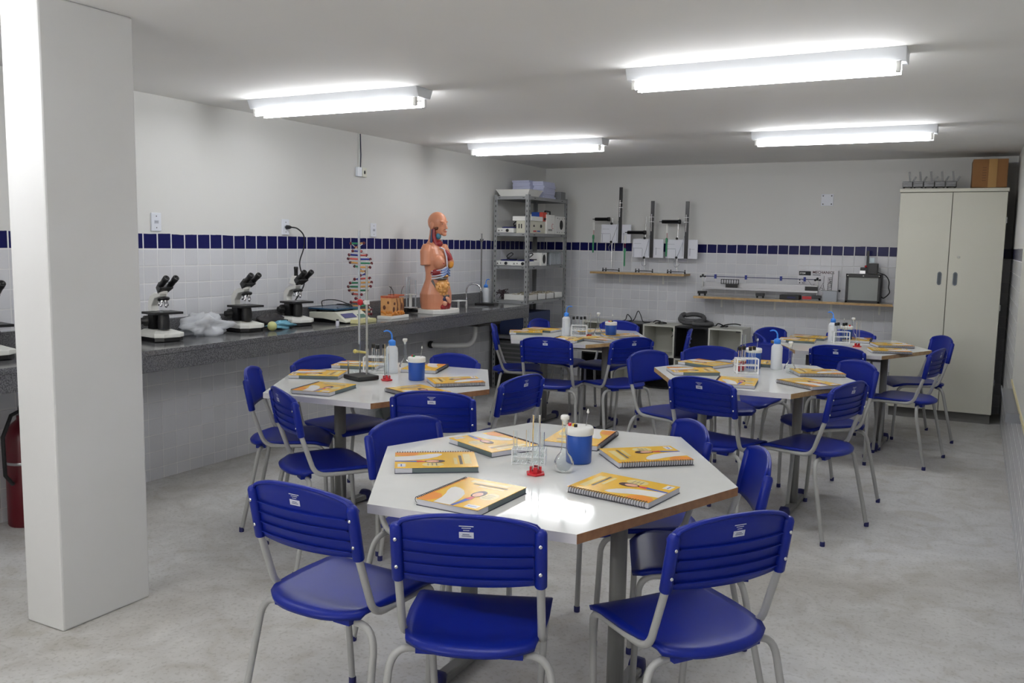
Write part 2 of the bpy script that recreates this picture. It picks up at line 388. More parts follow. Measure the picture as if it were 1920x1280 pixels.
def make_chair(label, loc, rz):
    t = thing('school_chair', label, 'chair', loc, rz, 'blue school chairs')
    obj('seat', seat_mesh().mesh('seat', P_BLUE), t)
    bk = obj('backrest', back_mesh().mesh('backrest', P_BLUE), t)
    st = MB(); yy = lambda z: back_y(0, z)-0.0052
    def rect(x0, x1, z0, z1, e=0): st.poly([(x1, yy(z0)-e, z0), (x0, yy(z0)-e, z0), (x0, yy(z1)-e, z1), (x1, yy(z1)-e, z1)])
    st.m = 0; rect(-0.019, 0.019, 0.764, 0.781); rect(-0.019, 0.019, 0.796, 0.7985)
    for k, (hw, z) in enumerate(((0.012, 0.792), (0.008, 0.786))): rect(-hw, hw, z-0.0012, z+0.0008)
    st.m = 1; rect(-0.010, 0.008, 0.7735, 0.7755, 0.0004); rect(-0.012, 0.013, 0.769, 0.771, 0.0004)
    st.build('sticker', P_STICK, bk)
    for sx in (-1, 1):
        for z in (0.668, 0.747):
            sb = MB(); y = back_y(sx*0.189, z)-0.0235; sb.ball((sx*0.189, y, z), (0.0055, 0.003, 0.0055), 10, 6); sb.build('screw', P_CHROME, bk)
    for sx in (-1, 1):
        post = [(sx*0.189, back_y(sx*0.189, 0.76)-0.006, 0.76), (sx*0.189, back_y(sx*0.189, 0.63)-0.006, 0.63), (sx*0.19, -0.120, 0.50)]
        b1 = arc((sx*0.19, -0.120, 0.50), (sx*0.19, -0.105, 0.443), (sx*0.19, -0.05, 0.441), 6)
        b2 = arc((sx*0.187, 0.145, 0.438), (sx*0.185, 0.195, 0.436), (sx*0.178, 0.203, 0.385), 6)
        MB().tube(post + b1[1:] + b2, 0.0112, 10).build('side_frame', P_TUBE, t)
        fl = MB().tube([(sx*0.178, 0.203, 0.387), (sx*0.158, 0.215, 0.0)], 0.0110, 10).build('leg', P_TUBE, t)
        MB().lathe([(0.0125, 0), (0.0128, 0.004), (0.0128, 0.022), (0.0118, 0.024)], 10, (sx*0.1585, 0.2148, 0.0)).build('foot_cap', P_CAP, fl)
        rl = MB().tube([(0, -0.125, 0.420), (sx*0.13, -0.125, 0.420)] + arc((sx*0.165, -0.127, 0.420), (sx*0.215, -0.132, 0.419), (sx*0.222, -0.142, 0.355), 6) + [(sx*0.246, -0.218, 0.0)], 0.0110, 10).build('leg', P_TUBE, t)
        MB().lathe([(0.0125, 0), (0.0128, 0.004), (0.0128, 0.022), (0.0118, 0.024)], 10, (sx*0.2455, -0.2165, 0.0)).build('foot_cap', P_CAP, rl)
    return t
TN = {'A': 'the front hexagonal table', 'B': 'the table beside the stone counter', 'C': 'the middle table', 'D': 'the table by the steel rack', 'E': 'the table by the cream cabinet'}
CH = {'A1': (2.814, -7.178, -0.038), 'A2': (3.287, -7.184, 0.373), 'A3': (3.794, -6.884, 0.936), 'A4': (3.675, -6.342, 1.949), 'A5': (3.363, -6.032, 2.186), 'A6': (2.72, -6.494, -1.75),
 'B1': (1.222, -5.663, -0.973), 'B2': (1.751, -6.014, -0.558), 'B3': (2.199, -5.673, 0.361), 'B4': (1.62, -4.85, 2.957), 'B5': (1.226, -5.241, -1.779), 'B6': (2.199, -5.153, 1.448),
 'C1': (3.739, -4.358, 1.236), 'C2': (3.71, -3.622, 2.268), 'C3': (3.269, -4.529, -0.264), 'C4': (2.775, -3.843, -1.916), 'C5': (2.98, -3.447, -2.54), 'C6': (3.118, -3.04, 2.95),
 'D0': (1.035, -2.645, -1.1), 'D1': (1.649, -3.22, 0.154), 'D2': (2.053, -2.933, 1.013), 'D3': (1.14, -2.05, -1.584), 'D4': (1.596, -1.948, 2.996), 'D5': (2.198, -2.192, 1.84),
 'E1': (4.074, -2.387, 1.352), 'E2': (4.082, -1.487, 1.995), 'E3': (3.666, -2.473, -0.229), 'E4': (3.136, -2.049, -1.139), 'E5': (3.095, -1.642, -2.072), 'E6': (3.535, -1.496, 3.048)}
CL = {'A1': 'blue chair seen from behind at the front table, on the pillar side', 'A2': 'blue chair seen squarely from behind at the centre of the front table', 'A3': 'blue chair seen from behind at the front table, on the tiled right-wall side',
 'A4': 'glossy blue chair facing in at the front table corner by the tiled wall', 'A5': 'blue chair behind the front table, its seat showing under the tabletop', 'A6': 'blue chair facing the viewer between the front table and the counter table',
 'B1': 'blue chair seen edge-on beside the white pillar at the counter table', 'B2': 'blue chair with angled ribbed back beside the pillar, tucked under counter table', 'B3': 'ribbed blue chair back standing directly behind the front table, at counter table', 'B4': 'blue chair back behind the lone blue cup on the counter table', 'B5': 'blue chair between the stone counter and the counter table', 'B6': 'tilted ribbed blue chair between the counter table and the middle of the room',
 'C1': 'ribbed blue chair facing the middle table, splayed legs towards the open floor', 'C2': 'blue chair with plain front showing behind the ribbed one at middle table', 'C3': 'ribbed blue chair seen from behind in front of the middle table', 'C4': 'blue chair with plain front showing at the middle table corner near the rack table', 'C5': 'wide blue chair back behind the notebooks of the middle table', 'C6': 'blue chair back behind the wash bottle on the middle table',
 'D0': 'blue chair seen edge-on under the end of the stone counter', 'D1': 'ribbed blue chair in front of the rack table beneath its wash bottle', 'D2': 'ribbed blue chair in front of the rack table beneath its blue cup', 'D3': 'narrow-looking blue chair back between the steel rack and the rack table', 'D4': 'blue chair back between the rack table and the storage cubes', 'D5': 'blue chair seen edge-on against the black storage cube',
 'E1': 'ribbed blue chair in front of the cream cabinet, on the open floor side', 'E2': 'blue chair with plain front showing against the cream cabinet doors', 'E3': 'ribbed blue chair in front of the cabinet table', 'E4': 'blue chair seen obliquely at the narrow corner of the cabinet table', 'E5': 'blue chair back behind the notebooks of the cabinet table, below the wall shelf', 'E6': 'blue chair back behind the glass flask on the cabinet table'}
ch0 = None
for k, (x, y, a) in CH.items():
    if ch0 is None: ch0 = make_chair(CL[k], (x, y, 0), a)
    else: dup(ch0, (x, y, 0), a, CL[k])

# ------------------------------------------------------------------ tables
TAB = {'A': (3.219, -6.589, 0.005, 1.0), 'B': (1.663, -5.387, -0.015, 0.98), 'C': (3.33, -4.015, -0.033, 0.944), 'D': (1.565, -2.575, -0.04, 0.975), 'E': (3.614, -1.966, -0.083, 0.938)}
TL = {'A': 'large white hexagonal table at the front of the room', 'B': 'white hexagonal table between the pillar and the stone counter', 'C': 'white hexagonal table in the middle of the room', 'D': 'white hexagonal table close to the steel rack', 'E': 'white hexagonal table in front of the cream cabinet'}
TH = 0.76
for k, (x, y, a, s) in TAB.items():
    t = thing('hexagonal_table', TL[k], 'table', (x, y, 0), a, 'white hexagonal lab tables')
    u = Vector((-0.63, -0.06))*s; v = Vector((0.37, -0.615))*s
    V = [u+v, u, -v, -u-v, -u, v]
    tp = MB(); n = 6; lo = [tp._v((p.x, p.y, TH-0.027)) for p in V]; hi = [tp._v((p.x, p.y, TH)) for p in V]
    tp.m = 0; tp.face(hi); tp.m = 2; tp.face(lo[::-1])
    for q in range(6):
        tp.m = 1 if q == 5 or (k == 'D' and q == 0) else 2
        tp.face((lo[q], lo[(q+1) % 6], hi[(q+1) % 6], hi[q]))
    tp.build('tabletop', [P_LAM, P_EDGE_W, P_WOOD if k in 'AB' else P_WOOD_L], t)
    MB().box((0, -0.05, TH-0.027-0.04), (0.56, 0.03, 0.08)).build('apron', P_LEG, t)
    for sx in (-1, 1):
        lg = MB(); lg.at(sx*0.28, -0.05, 0)
        lg.prism([(0.026*math.cos(q*PI/8), 0.04*math.sin(q*PI/8)) for q in range(16)], 0.03, TH-0.027, True)
        l_ = lg.build('leg', P_LEG, t)
        ft = MB(); ft.prism([(sx*0.28-0.025, -0.25), (sx*0.28+0.025, -0.25), (sx*0.28+0.025, 0.16), (sx*0.28-0.025, 0.16)], 0.012, 0.045); ft.build('foot', P_LEG, l_, 0.008)
        for yy in (-0.262, 0.172):
            MB().lathe([(0.012, -0.029), (0.032, -0.022), (0.034, 0), (0.032, 0.022), (0.012, 0.029)], 14, (sx*0.28, yy, 0.034), 'X').build('end_cap', P_CAP, l_)

# ------------------------------------------------------------------ notebooks
NBM = [mat('cover_yellow', (230, 180, 38), 0.22), mat('cover_orange', (228, 140, 40), 0.22), mat('cover_white', (232, 230, 225), 0.22), mat('cover_hair', (66, 30, 30), 0.25), mat('cover_skin', (226, 170, 140), 0.25),
       mat('cover_red', (200, 60, 60), 0.25), mat('cover_blue', (66, 92, 168), 0.25), mat('cover_cream', (232, 212, 140), 0.22), mat('cover_ink', (96, 82, 40), 0.3)]
P_PAGES = [mat('page_edges', (196, 196, 202), 0.8), mat('page_tabs', (92, 104, 104), 0.6)]
P_BACKC = mat('back_cover_navy', (40, 42, 66), 0.4)
P_WIRE = mat('spiral_wire', (28, 27, 38), 0.35)
def make_notebook(label, loc, rz):
    t = thing('spiral_notebook', label, 'notebook', loc, rz, 'yellow spiral notebooks on the tables')
    W, H = 0.105, 0.1375
    bc = MB(); bc.box((0, 0, 0.0012), (2*W, 2*H, 0.0016)).build('back_cover', P_BACKC, t)
    pg = MB(); z0, z1 = 0.002, 0.0185
    x0, x1, y0, y1 = -W+0.002, W-0.002, -H+0.002, H-0.002
    pg.poly([(x0, y0, z1), (x1, y0, z1), (x1, y1, z1), (x0, y1, z1)]); pg.poly([(x0, y1, z0), (x1, y1, z0), (x1, y0, z0), (x0, y0, z0)])
    pg.poly([(x0, y0, z0), (x1, y0, z0), (x1, y0, z1), (x0, y0, z1)]); pg.poly([(x1, y1, z0), (x0, y1, z0), (x0, y1, z1), (x1, y1, z1)]); pg.poly([(x0, y1, z0), (x0, y0, z0), (x0, y0, z1), (x0, y1, z1)])
    ys = y0+0.055; pg.poly([(x1, y0, z0), (x1, ys, z0), (x1, ys, z1), (x1, y0, z1)]); pg.m = 1; pg.poly([(x1, ys, z0), (x1, y1, z0), (x1, y1, z1), (x1, ys, z1)])
    pg.build('pages', P_PAGES, t)
    cv = MB(); cv.box((0, 0, 0.0195), (2*W, 2*H, 0.0014))
    def el(cx, cy, rx, ry, m, e, n=18, a0=0, a1=2*PI):
        cv.m = m; cv.poly([(max(-W, min(W, cx+rx*math.cos(a0+(a1-a0)*i/n))), max(-H, min(H, cy+ry*math.sin(a0+(a1-a0)*i/n))), 0.0203+e*0.00012) for i in range(n)])
    def pl_(pts, m, e): cv.m = m; cv.poly([(x, y, 0.0203+e*0.00012) for x, y in pts])
    def rc(x0, x1, y0, y1, m, e): pl_([(x0, y0), (x1, y0), (x1, y1), (x0, y1)], m, e)
    el(-0.088, -0.098, 0.036, 0.042, 1, 1); rc(-W, -0.098, -H, H, 1, 1)
    pl_([(-0.045, -H), (0.012, -H), (0.008, -0.10), (0.0, -0.06), (-0.012, -0.025), (-0.035, 0.005), (-0.06, 0.022), (-0.078, 0.024), (-0.083, 0.008), (-0.076, -0.02), (-0.062, -0.05), (-0.05, -0.09)], 2, 2)
    el(0.066, -0.012, 0.026, 0.036, 7, 1)
    pl_([(0.012, -H), (0.022, -H), (0.034, -0.055), (0.016, -0.055)], 6, 3); pl_([(0.014, -0.065), (0.036, -0.065), (0.031, -0.03), (0.02, -0.03)], 5, 4)
    el(0.025, -0.004, 0.02, 0.034, 3, 4); el(0.025, -0.012, 0.014, 0.022, 4, 5)
    rc(-0.07, 0.062, 0.094, 0.118, 7, 1); rc(-0.05, 0.07, 0.078, 0.088, 8, 1); rc(-0.02, 0.068, 0.06, 0.071, 7, 1)
    for k in range(3): rc(0.05, 0.08, -0.03+k*0.014, -0.026+k*0.014, 8, 2)
    rc(0.052, 0.092, -0.128, -0.102, 2, 1); rc(0.058, 0.086, -0.118, -0.114, 6, 2)
    cv.build('front_cover', NBM, t)
    n = 30; pts = []
    for i in range(n*10+1):
        a = 2*PI*i/10; pts.append((-W-0.002+0.0085*math.cos(a), -0.132+0.264*i/(n*10), 0.0125+0.0105*math.sin(a)))
    MB().tube(pts, 0.00115, 4).build('spiral', P_WIRE, t)
    return t
NB = {'A': [(2.891, -6.792, -0.963), (3.199, -7.069, -0.040), (2.922, -6.451, -2.004), (3.164, -6.189, -3.030), (3.476, -6.337, -4.001), (3.560, -6.773, 1.433)],
 'B': [(1.275, -5.485, -1.136), (1.613, -5.837, 0.175), (1.231, -5.064, -1.269), (1.623, -4.950, -2.831), (2.041, -5.280, -3.931), (2.051, -5.654, 1.165)],
 'C': [(3.008, -4.155, -1.048), (2.980, -3.780, -1.953), (3.236, -3.551, -1.456), (3.662, -3.786, -4.269), (3.689, -4.258, 0.928), (3.341, -4.440, 0.143)],
 'D': [(1.159, -2.719, -1.116), (1.174, -2.447, -1.600), (1.589, -2.327, -4.065), (1.915, -2.50, -4.073), (1.86, -2.85, 1.366), (1.680, -3.020, 0.090)],
 'E': [(3.224, -1.947, -1.483), (3.264, -1.653, -1.585), (3.633, -1.605, -3.090), (3.921, -1.867, -4.337), (3.936, -2.283, -4.439)]}
NL = {'A': ['beside the plain chair front, spiral edge far side', 'at its edge just above the central chair, shiny cover', 'partly behind the wire tube rack', 'behind the blue cup', 'between blue cup and glossy chair, spiral facing viewer', 'by the brown table edge, lone face in full view'],
      'B': ['beside the pillar-side chairs, cover lying flat and wide', 'in front of the black burette stand', 'behind the glass beaker', 'behind the blue cup', 'beyond the blue cup, spiral towards the viewer', 'half hidden by a ribbed chair back'],
      'C': ['at the narrow corner, behind a ribbed chair', 'farther back beside the tube rack, under the wide chair back', 'behind the wash bottle', 'beside the glass flask, spiral edge level', 'by the pale wood edge, black spiral in full view', 'in front of the tube rack, red-edged'],
      'D': ['at the corner by the stone counter', 'just behind the wash bottle', 'behind the glass flask', 'beyond the blue cup, towards the storage cubes', 'in front of the red-based cylinder', 'half hidden by a chair below the tube rack'],
      'E': ['at its narrow corner', 'close to the wall, beside the wash bottle', 'behind the glass flask, seen end-on', 'further of two by the cabinet doors', 'closer of two by the cabinet doors']}
nb0 = None
for k in NB:
    for i, (x, y, a) in enumerate(NB[k]):
        lb = 'yellow notebook on ' + {'A': 'front table', 'B': 'counter-side table', 'C': 'middle table', 'D': 'rack-side table', 'E': 'cabinet-side table'}[k] + ' ' + NL[k][i]
        if nb0 is None: nb0 = make_notebook(lb, (x, y, TH), a)
        else: dup(nb0, (x, y, TH), a, lb)

# ------------------------------------------------------------------ table-top glassware
TS = {'A': 'front table', 'B': 'counter-side table', 'C': 'middle table', 'D': 'rack-side table', 'E': 'cabinet-side table'}
def make_cup(label, loc, knobs=((0.0, -0.02, 'r'), (0.018, -0.012, 'y'))):
    t = thing('calorimeter_cup', label, 'cup', loc, 0, 'blue cups with white lids')
    MB().lathe([(0.040, 0), (0.044, 0.003), (0.046, 0.105), (0.0455, 0.106), (0.041, 0.106), (0.0395, 0.004)], 28, cap=False).lathe([(0.0, 0.0), (0.040, 0.0)], 28, cap=False).build('body', P_CUP, t)
    MB().lathe([(0.0475, 0.1), (0.049, 0.101), (0.049, 0.122), (0.046, 0.127), (0.0, 0.129)], 28, cap=False).lathe([(0.0, 0.1005), (0.0475, 0.1)], 28, cap=False).build('lid', P_WHITE, t)
    for x, y, c in knobs:
        m = {'r': P_RED, 'y': mat('yellow_plug', (215, 180, 30), 0.4), 'g': mat('green_plug', (30, 130, 70), 0.4), 'k': P_BLACK}[c]
        MB().lathe([(0.006, 0.127), (0.0065, 0.136), (0.005, 0.138)], 10, (x, y, 0)).build('plug', m, t)
    MB().tube([(0.02, 0.012, 0.127), (0.024, 0.016, 0.175)], 0.0014, 6).build('probe', P_STEEL, t)
    MB().lathe([(0.002, 0.172), (0.005, 0.176), (0.003, 0.182), (0.002, 0.187)], 10, (0.024, 0.016, 0)).build('probe_tip', P_WHITE, t)
    return t
cup0 = make_cup('blue cup with white lid on front table, behind the flask', (3.288, -6.495, TH), ((-0.03, -0.014, 'r'), (-0.014, -0.016, 'y'), (-0.004, -0.024, 'k')))
cup1 = make_cup('blue cup with white lid on counter-side table', (1.798, -5.292, TH), ((-0.02, -0.01, 'r'), (-0.008, -0.016, 'g')))
for k, p, rz in (('C', (3.271, -3.735), 0.4), ('D', (1.854, -2.556), 1.0), ('E', (3.560, -1.68), 2)):
    dup(cup0, (*p, TH), rz, 'blue cup with white lid on ' + TS[k] + (', behind its test tubes' if k != 'D' else ', open to view'))
def make_wash(label, loc, rz):
    t = thing('wash_bottle', label, 'bottle', loc, rz, 'wash bottles with blue caps')
    MB().lathe([(0.001, 0.0), (0.031, 0.0), (0.034, 0.004), (0.034, 0.135), (0.032, 0.145), (0.022, 0.156), (0.018, 0.162), (0.018, 0.17)], 24, cap=False).build('body', P_LDPE, t)
    MB().lathe([(0.0, 0.160), (0.0205, 0.160), (0.0205, 0.184), (0.017, 0.188), (0.006, 0.194), (0.0, 0.196)], 20, cap=False).build('cap', P_SQB, t)
    MB().tube([(0, 0, 0.19), (0.001, 0, 0.215)] + arc((0.001, 0, 0.215), (0.006, 0, 0.245), (0.034, 0, 0.243), 7) + [(0.048, 0, 0.238)], [0.0055, 0.005] + [0.0045]*8 + [0.003], 8).build('spout', P_SQB, t)
    MB().tube([(0, 0, 0.012), (0.002, 0, 0.16)], 0.003, 6).build('dip_tube', P_LDPE, t)
    g = MB()
    for i in range(9):
        z = 0.03+i*0.011; hw = 0.10 if i % 2 else 0.17
        g.poly([(0.0343*math.cos(a), 0.0343*math.sin(a), zz) for a, zz in ((-2.1-hw, z), (-2.1+hw, z), (-2.1+hw, z+0.0014), (-2.1-hw, z+0.0014))])
    g.build('graduation_marks', mat('blue_print', (80, 96, 170), 0.6), t)
    return t
ws0 = make_wash('blue-capped wash bottle on counter-side table, beside the burette stand', (1.538, -5.158, TH), PI+0.45)
for k, p, rz in (('C', (3.404, -3.70), PI+0.45), ('D', (1.502, -2.665), 0.45), ('E', (3.47, -1.803), PI+0.5)): dup(ws0, (*p, TH), rz, 'blue-capped wash bottle on ' + TS[k])
ws4 = dup(ws0, (0.075, -1.50, 0.9), 1.2, 'blue-capped wash bottle on the stone counter against the steel rack')
def make_flask(label, loc):
    t = thing('volumetric_flask', label, 'flask', loc, 0, 'stoppered volumetric flasks')
    MB().lathe([(0.001, 0.001), (0.022, 0.001), (0.030, 0.008), (0.034, 0.022), (0.033, 0.036), (0.024, 0.054), (0.013, 0.066), (0.0095, 0.082), (0.009, 0.165), (0.011, 0.173)], 24, cap=False).build('body', P_GLASS, t)
    MB().lathe([(0.0075, 0.160), (0.0095, 0.175), (0.014, 0.177), (0.0145, 0.188), (0.010, 0.192), (0.0, 0.1925)], 16, cap=False).build('stopper', P_WHITE, t)
    return t
fl0 = make_flask('stoppered glass flask on front table, before the blue cup', (3.298, -6.641, TH))
for k, p in (('B', (1.56, -5.06)), ('C', (3.507, -3.82)), ('D', (1.72, -2.503)), ('E', (3.60, -1.60))): dup(fl0, (*p, TH), 0, 'stoppered glass flask on ' + TS[k])
def make_cyl(label, loc, h=0.20):
    t = thing('graduated_cylinder', label, 'cylinder', loc, 0, 'glass cylinders on red bases')
    MB().lathe([(0.001, 0.016), (0.0125, 0.016), (0.0130, 0.02), (0.0130, h-0.004), (0.0155, h)], 20, cap=False).build('glass_tube', P_GLASS, t)
    b = MB(); b.prism([(0.033*math.cos(PI*i/3), 0.033*math.sin(PI*i/3)) for i in range(6)], 0, 0.008)
    b.build('base', P_RED, t, 0.002)
    c = MB()
    for i in range(4):
        a = i*PI/2+0.4; c.at(rz=a); c.box((0.0165, 0, 0.017), (0.006, 0.013, 0.02))
    c.at(); c.lathe([(0.016, 0.006), (0.016, 0.012), (0.012, 0.014), (0.012, 0.008)], 16, cap=False)
    c.build('socket', P_RED, t)
    return t
cy0 = make_cyl('tall glass cylinder on a red base at the centre of front table', (3.233, -6.721, TH))
for k, p in (('B', (1.674, -5.397)), ('D', (1.723, -2.703)), ('E', (3.688, -2.048)), ('C', (3.19, -3.66))): dup(cy0, (*p, TH), 0.3, 'glass cylinder on a red base on ' + TS[k])
# test-tube racks and tubes
def make_rack(label, loc, rz):
    t = thing('test_tube_rack', label, 'rack', loc, rz, 'white plastic test tube racks')
    W, D, H = 0.062, 0.034, 0.09
    def plate(z, name, th=0.004):
        b = MB(); n = 4
        for i in range(n+1): b.box((-W + 2*W*i/n, 0, z), (0.006, 2*D, th))
        for y in (-D, 0, D): b.box((0, y, z+0.0002), (2*W+0.006, 0.007, th))
        b.build(name, P_RACKW, t)
    plate(H, 'top_plate'); plate(0.05, 'middle_plate'); plate(0.006, 'base_plate', 0.006)
    for sx in (-1, 1):
        for sy in (-1, 1): MB().box((sx*W, sy*D, H/2), (0.008, 0.006, H)).build('upright', P_RACKW, t)
    return t
def make_tube(label, loc, liquid=None, cap=True, h=0.136, r=0.0085):
    t = thing('test_tube', label, 'test tube', loc, 0, 'test tubes in racks')
    MB().lathe([(0.0005, 0), (0.004, 0.0012), (r-0.001, 0.006), (r, 0.012), (r, h), (r+0.001, h+0.001)], 14, cap=False).build('glass', P_GLASS, t)
    if cap: MB().lathe([(0.0005, h-0.006), (0.0105, h-0.006), (0.0108, h+0.016), (0.009, h+0.018), (0, h+0.018)], 14, cap=False).build('cap', P_BLACK, t)
    if liquid: MB().lathe([(0.0005, 0.002), (0.004, 0.003), (r-0.0012, 0.01), (r-0.0012, 0.045), (0.0005, 0.045)], 12, cap=False).build('liquid', liquid, t)
    return t
RK = {'B': (1.445, -5.19, 0.45), 'C': (3.285, -3.985, 0.45), 'D': (1.605, -2.635, 0.45), 'E': (3.535, -1.83, 0.45)}
rk0 = None; L_RED = mat('red_liquid', (170, 20, 45), 0.2); L_BLU = mat('blue_liquid', (30, 60, 150), 0.2)
tb_plain = tb_red = None
ORD = ['end tube', 'second tube', 'third tube', 'last tube']
for k, (x, y, rz) in RK.items():
    lb = 'white test tube rack on ' + TS[k]
    if rk0 is None: rk0 = make_rack(lb, (x, y, TH), rz)
    else: dup(rk0, (x, y, TH), rz, lb)
    for i in range(4):
        lx = -0.0465+0.031*i; ly = -0.017 if i % 2 == 0 else 0.017
        p = (x+lx*math.cos(rz)-ly*math.sin(rz), y+lx*math.sin(rz)+ly*math.cos(rz), TH+0.009)
        red = k == 'C' and i < 2
        l2 = ('black-capped test tube with red liquid, ' if red else 'black-capped empty test tube, ') + ORD[i] + ' from pillar side, on ' + TS[k]
        if red:
            if tb_red is None: tb_red = make_tube(l2, p, L_RED)
            else: dup(tb_red, p, 0, l2)
        else:
            if tb_plain is None: tb_plain = make_tube(l2, p)
            else: dup(tb_plain, p, 0, l2)
wr = thing('wire_tube_rack', 'clear white wire test tube rack on front table', 'rack', (3.150, -6.605, TH), 0.35)
wb = MB()
for z in (0.002, 0.026, 0.05):
    for i in range(8): wb.tube([(-0.056+0.016*i, -0.024, z+0.002), (-0.056+0.016*i, 0.024, z+0.002)], 0.0016, 5)
    for y in (-0.024, -0.008, 0.008, 0.024): wb.tube([(-0.056, y, z+0.002), (0.056, y, z+0.002)], 0.0016, 5)
wb.build('grid', mat('white_wire', (232, 234, 236), 0.3), wr)
for sx in (-1, 1):
    for sy in (-1, 1): MB().tube([(sx*0.056, sy*0.024, 0.0), (sx*0.056, sy*0.024, 0.055)], 0.0022, 6).build('post', mat('white_wire', (232, 234, 236), 0.3), wr)
tt0 = make_tube('empty glass test tube at the pillar end of the wire rack', (3.108, -6.628, TH+0.004), None, False, 0.11, 0.0072)
dup(tt0, (3.139, -6.592, TH+0.004), 0, 'empty glass test tube standing in the middle of the wire rack')
dup(tt0, (3.196, -6.596, TH+0.004), 0, 'empty glass test tube in the wire rack, touching the tall cylinder')
# burette stand, burette, beaker on the counter-side table
bs = thing('burette_stand', 'black-based stand with grey rod on counter-side table', 'stand', (1.535, -5.44, TH), -0.35)
MB().box((0, 0, 0.0135), (0.155, 0.13, 0.023)).build('base', P_BLACK, bs, 0.004)
MB().tube([(0.01, 0.03, 0.024), (0.01, 0.03, 0.62)], 0.0065, 10).build('rod', mat('grey_rod', (165, 165, 160), 0.35, 0.3), bs)
cl = MB(); cl.tube([(0.01, 0.03, 0.42), (-0.012, 0.012, 0.42)], 0.006, 8); cl.box((0.01, 0.03, 0.42), (0.022, 0.022, 0.022)); cl.build('upper_clamp', P_WHITE, bs, 0.0)
MB().ball((-0.016, 0.005, 0.42), (0.019, 0.016, 0.018)).build('clamp_knob', P_RED, bs)
P_YEL = mat('yellowed_plastic', (205, 190, 110), 0.4)
MB().tube([(0.01, 0.03, 0.145), (-0.05, 0.0, 0.148)], 0.007, 8).ball((-0.055, -0.003, 0.148), 0.012).build('lower_clamp', P_YEL, bs)
bu = thing('burette', 'thin glass burette clamped to the stand on counter-side table', 'burette', (1.516, -5.432, TH), 0)
MB().lathe([(0.005, 0.19), (0.0062, 0.2), (0.0062, 0.80), (0.0075, 0.805)], 12, cap=False).build('glass', P_ACRYL, bu)
MB().lathe([(0.002, 0.075), (0.004, 0.13), (0.007, 0.19)], 10, cap=False).build('tip', P_GLASS, bu)
bk = thing('beaker', 'clear glass beaker beside the black stand on counter-side table', 'beaker', (1.425, -5.36, TH), 0)
MB().lathe([(0.001, 0.001), (0.034, 0.001), (0.037, 0.005), (0.037, 0.075), (0.040, 0.082)], 26, cap=False).build('glass', P_GLASS, bk)

# ------------------------------------------------------------------ stone counter on the side wall
ct = thing('stone_counter', 'long grey granite counter along the tiled side wall', 'counter', (0, 0, 0))
YE = -1.42
MB().box((0.268, (YE-10.4)/2, 0.885), (0.53, YE+10.4, 0.03)).build('worktop', P_GRAN, ct, 0.003)
MB().box((0.519, (YE-10.4)/2, 0.825), (0.022, YE+10.4, 0.09)).build('apron', P_GRAN, ct, 0.002)
MB().box((0.0145, (YE-10.4)/2, 0.955), (0.022, YE+10.4, 0.11)).build('backsplash', P_GRAN, ct, 0.002)
MB().lathe([(0.11, 0.9), (0.13, 0.9005), (0.132, 0.903), (0.112, 0.903)], 28, (0.26, -2.02, 0), cap=False).lathe([(0.0, 0.9012), (0.11, 0.9012)], 28, (0.26, -2.02, 0), cap=False).build('sink_rim', P_STEEL, ct)
bo = MB(); bo.box((0.26, -2.02, 0.80), (0.34, 0.42, 0.135)); bo.build('sink_bowl', P_DARK, ct, 0.02)
dp = thing('drain_pipe', 'white plastic drain pipe curving under the stone counter', 'pipe', (0, 0, 0))
MB().tube([(0.26, -2.02, 0.74), (0.26, -2.02, 0.70)] + arc((0.26, -2.02, 0.68), (0.26, -2.02, 0.55), (0.22, -2.12, 0.54), 6) + arc((0.2, -2.2, 0.545), (0.12, -2.36, 0.55), (0.012, -2.42, 0.56), 5), 0.024, 12).build('pipe', mat('pvc_white', (222, 222, 220), 0.4), dp)
MB().lathe([(0.03, 0.002), (0.034, 0.006), (0.034, 0.028), (0.02, 0.032)], 16, (0, -2.42, 0.56), 'X').build('wall_flange', P_RUBBER, dp)
fa = thing('faucet', 'chrome swan-neck faucet over the counter sink', 'faucet', (0.10, -1.93, 0.9))
MB().lathe([(0.024, 0), (0.024, 0.006), (0.014, 0.012), (0.012, 0.05)], 16).build('base', P_CHROME, fa)
MB().tube([(0, 0, 0.04), (0, 0, 0.13)] + arc((0, 0, 0.13), (0.0, 0.0, 0.215), (0.075, 0.02, 0.213), 7) + arc((0.075, 0.02, 0.213), (0.14, 0.035, 0.21), (0.145, 0.037, 0.15), 7), 0.0085, 10).build('neck', P_CHROME, fa)
MB().tube([(0, -0.01, 0.035), (0, -0.04, 0.045)], 0.006, 8).build('handle', P_CHROME, fa)
gp = thing('glass_sheet', 'greenish glass sheet leaning under the end of the counter', 'glass sheet', (0, 0, 0))
g_ = MB(); g_.hexa([(0.12, -3.30, 0.0), (0.128, -3.30, 0.0), (0.128, -1.62, 0.0), (0.12, -1.62, 0.0)], [(0.03, -3.30, 0.30), (0.038, -3.30, 0.30), (0.038, -1.62, 0.30), (0.03, -1.62, 0.30)]); g_.build('pane', P_GREENGLASS, gp)

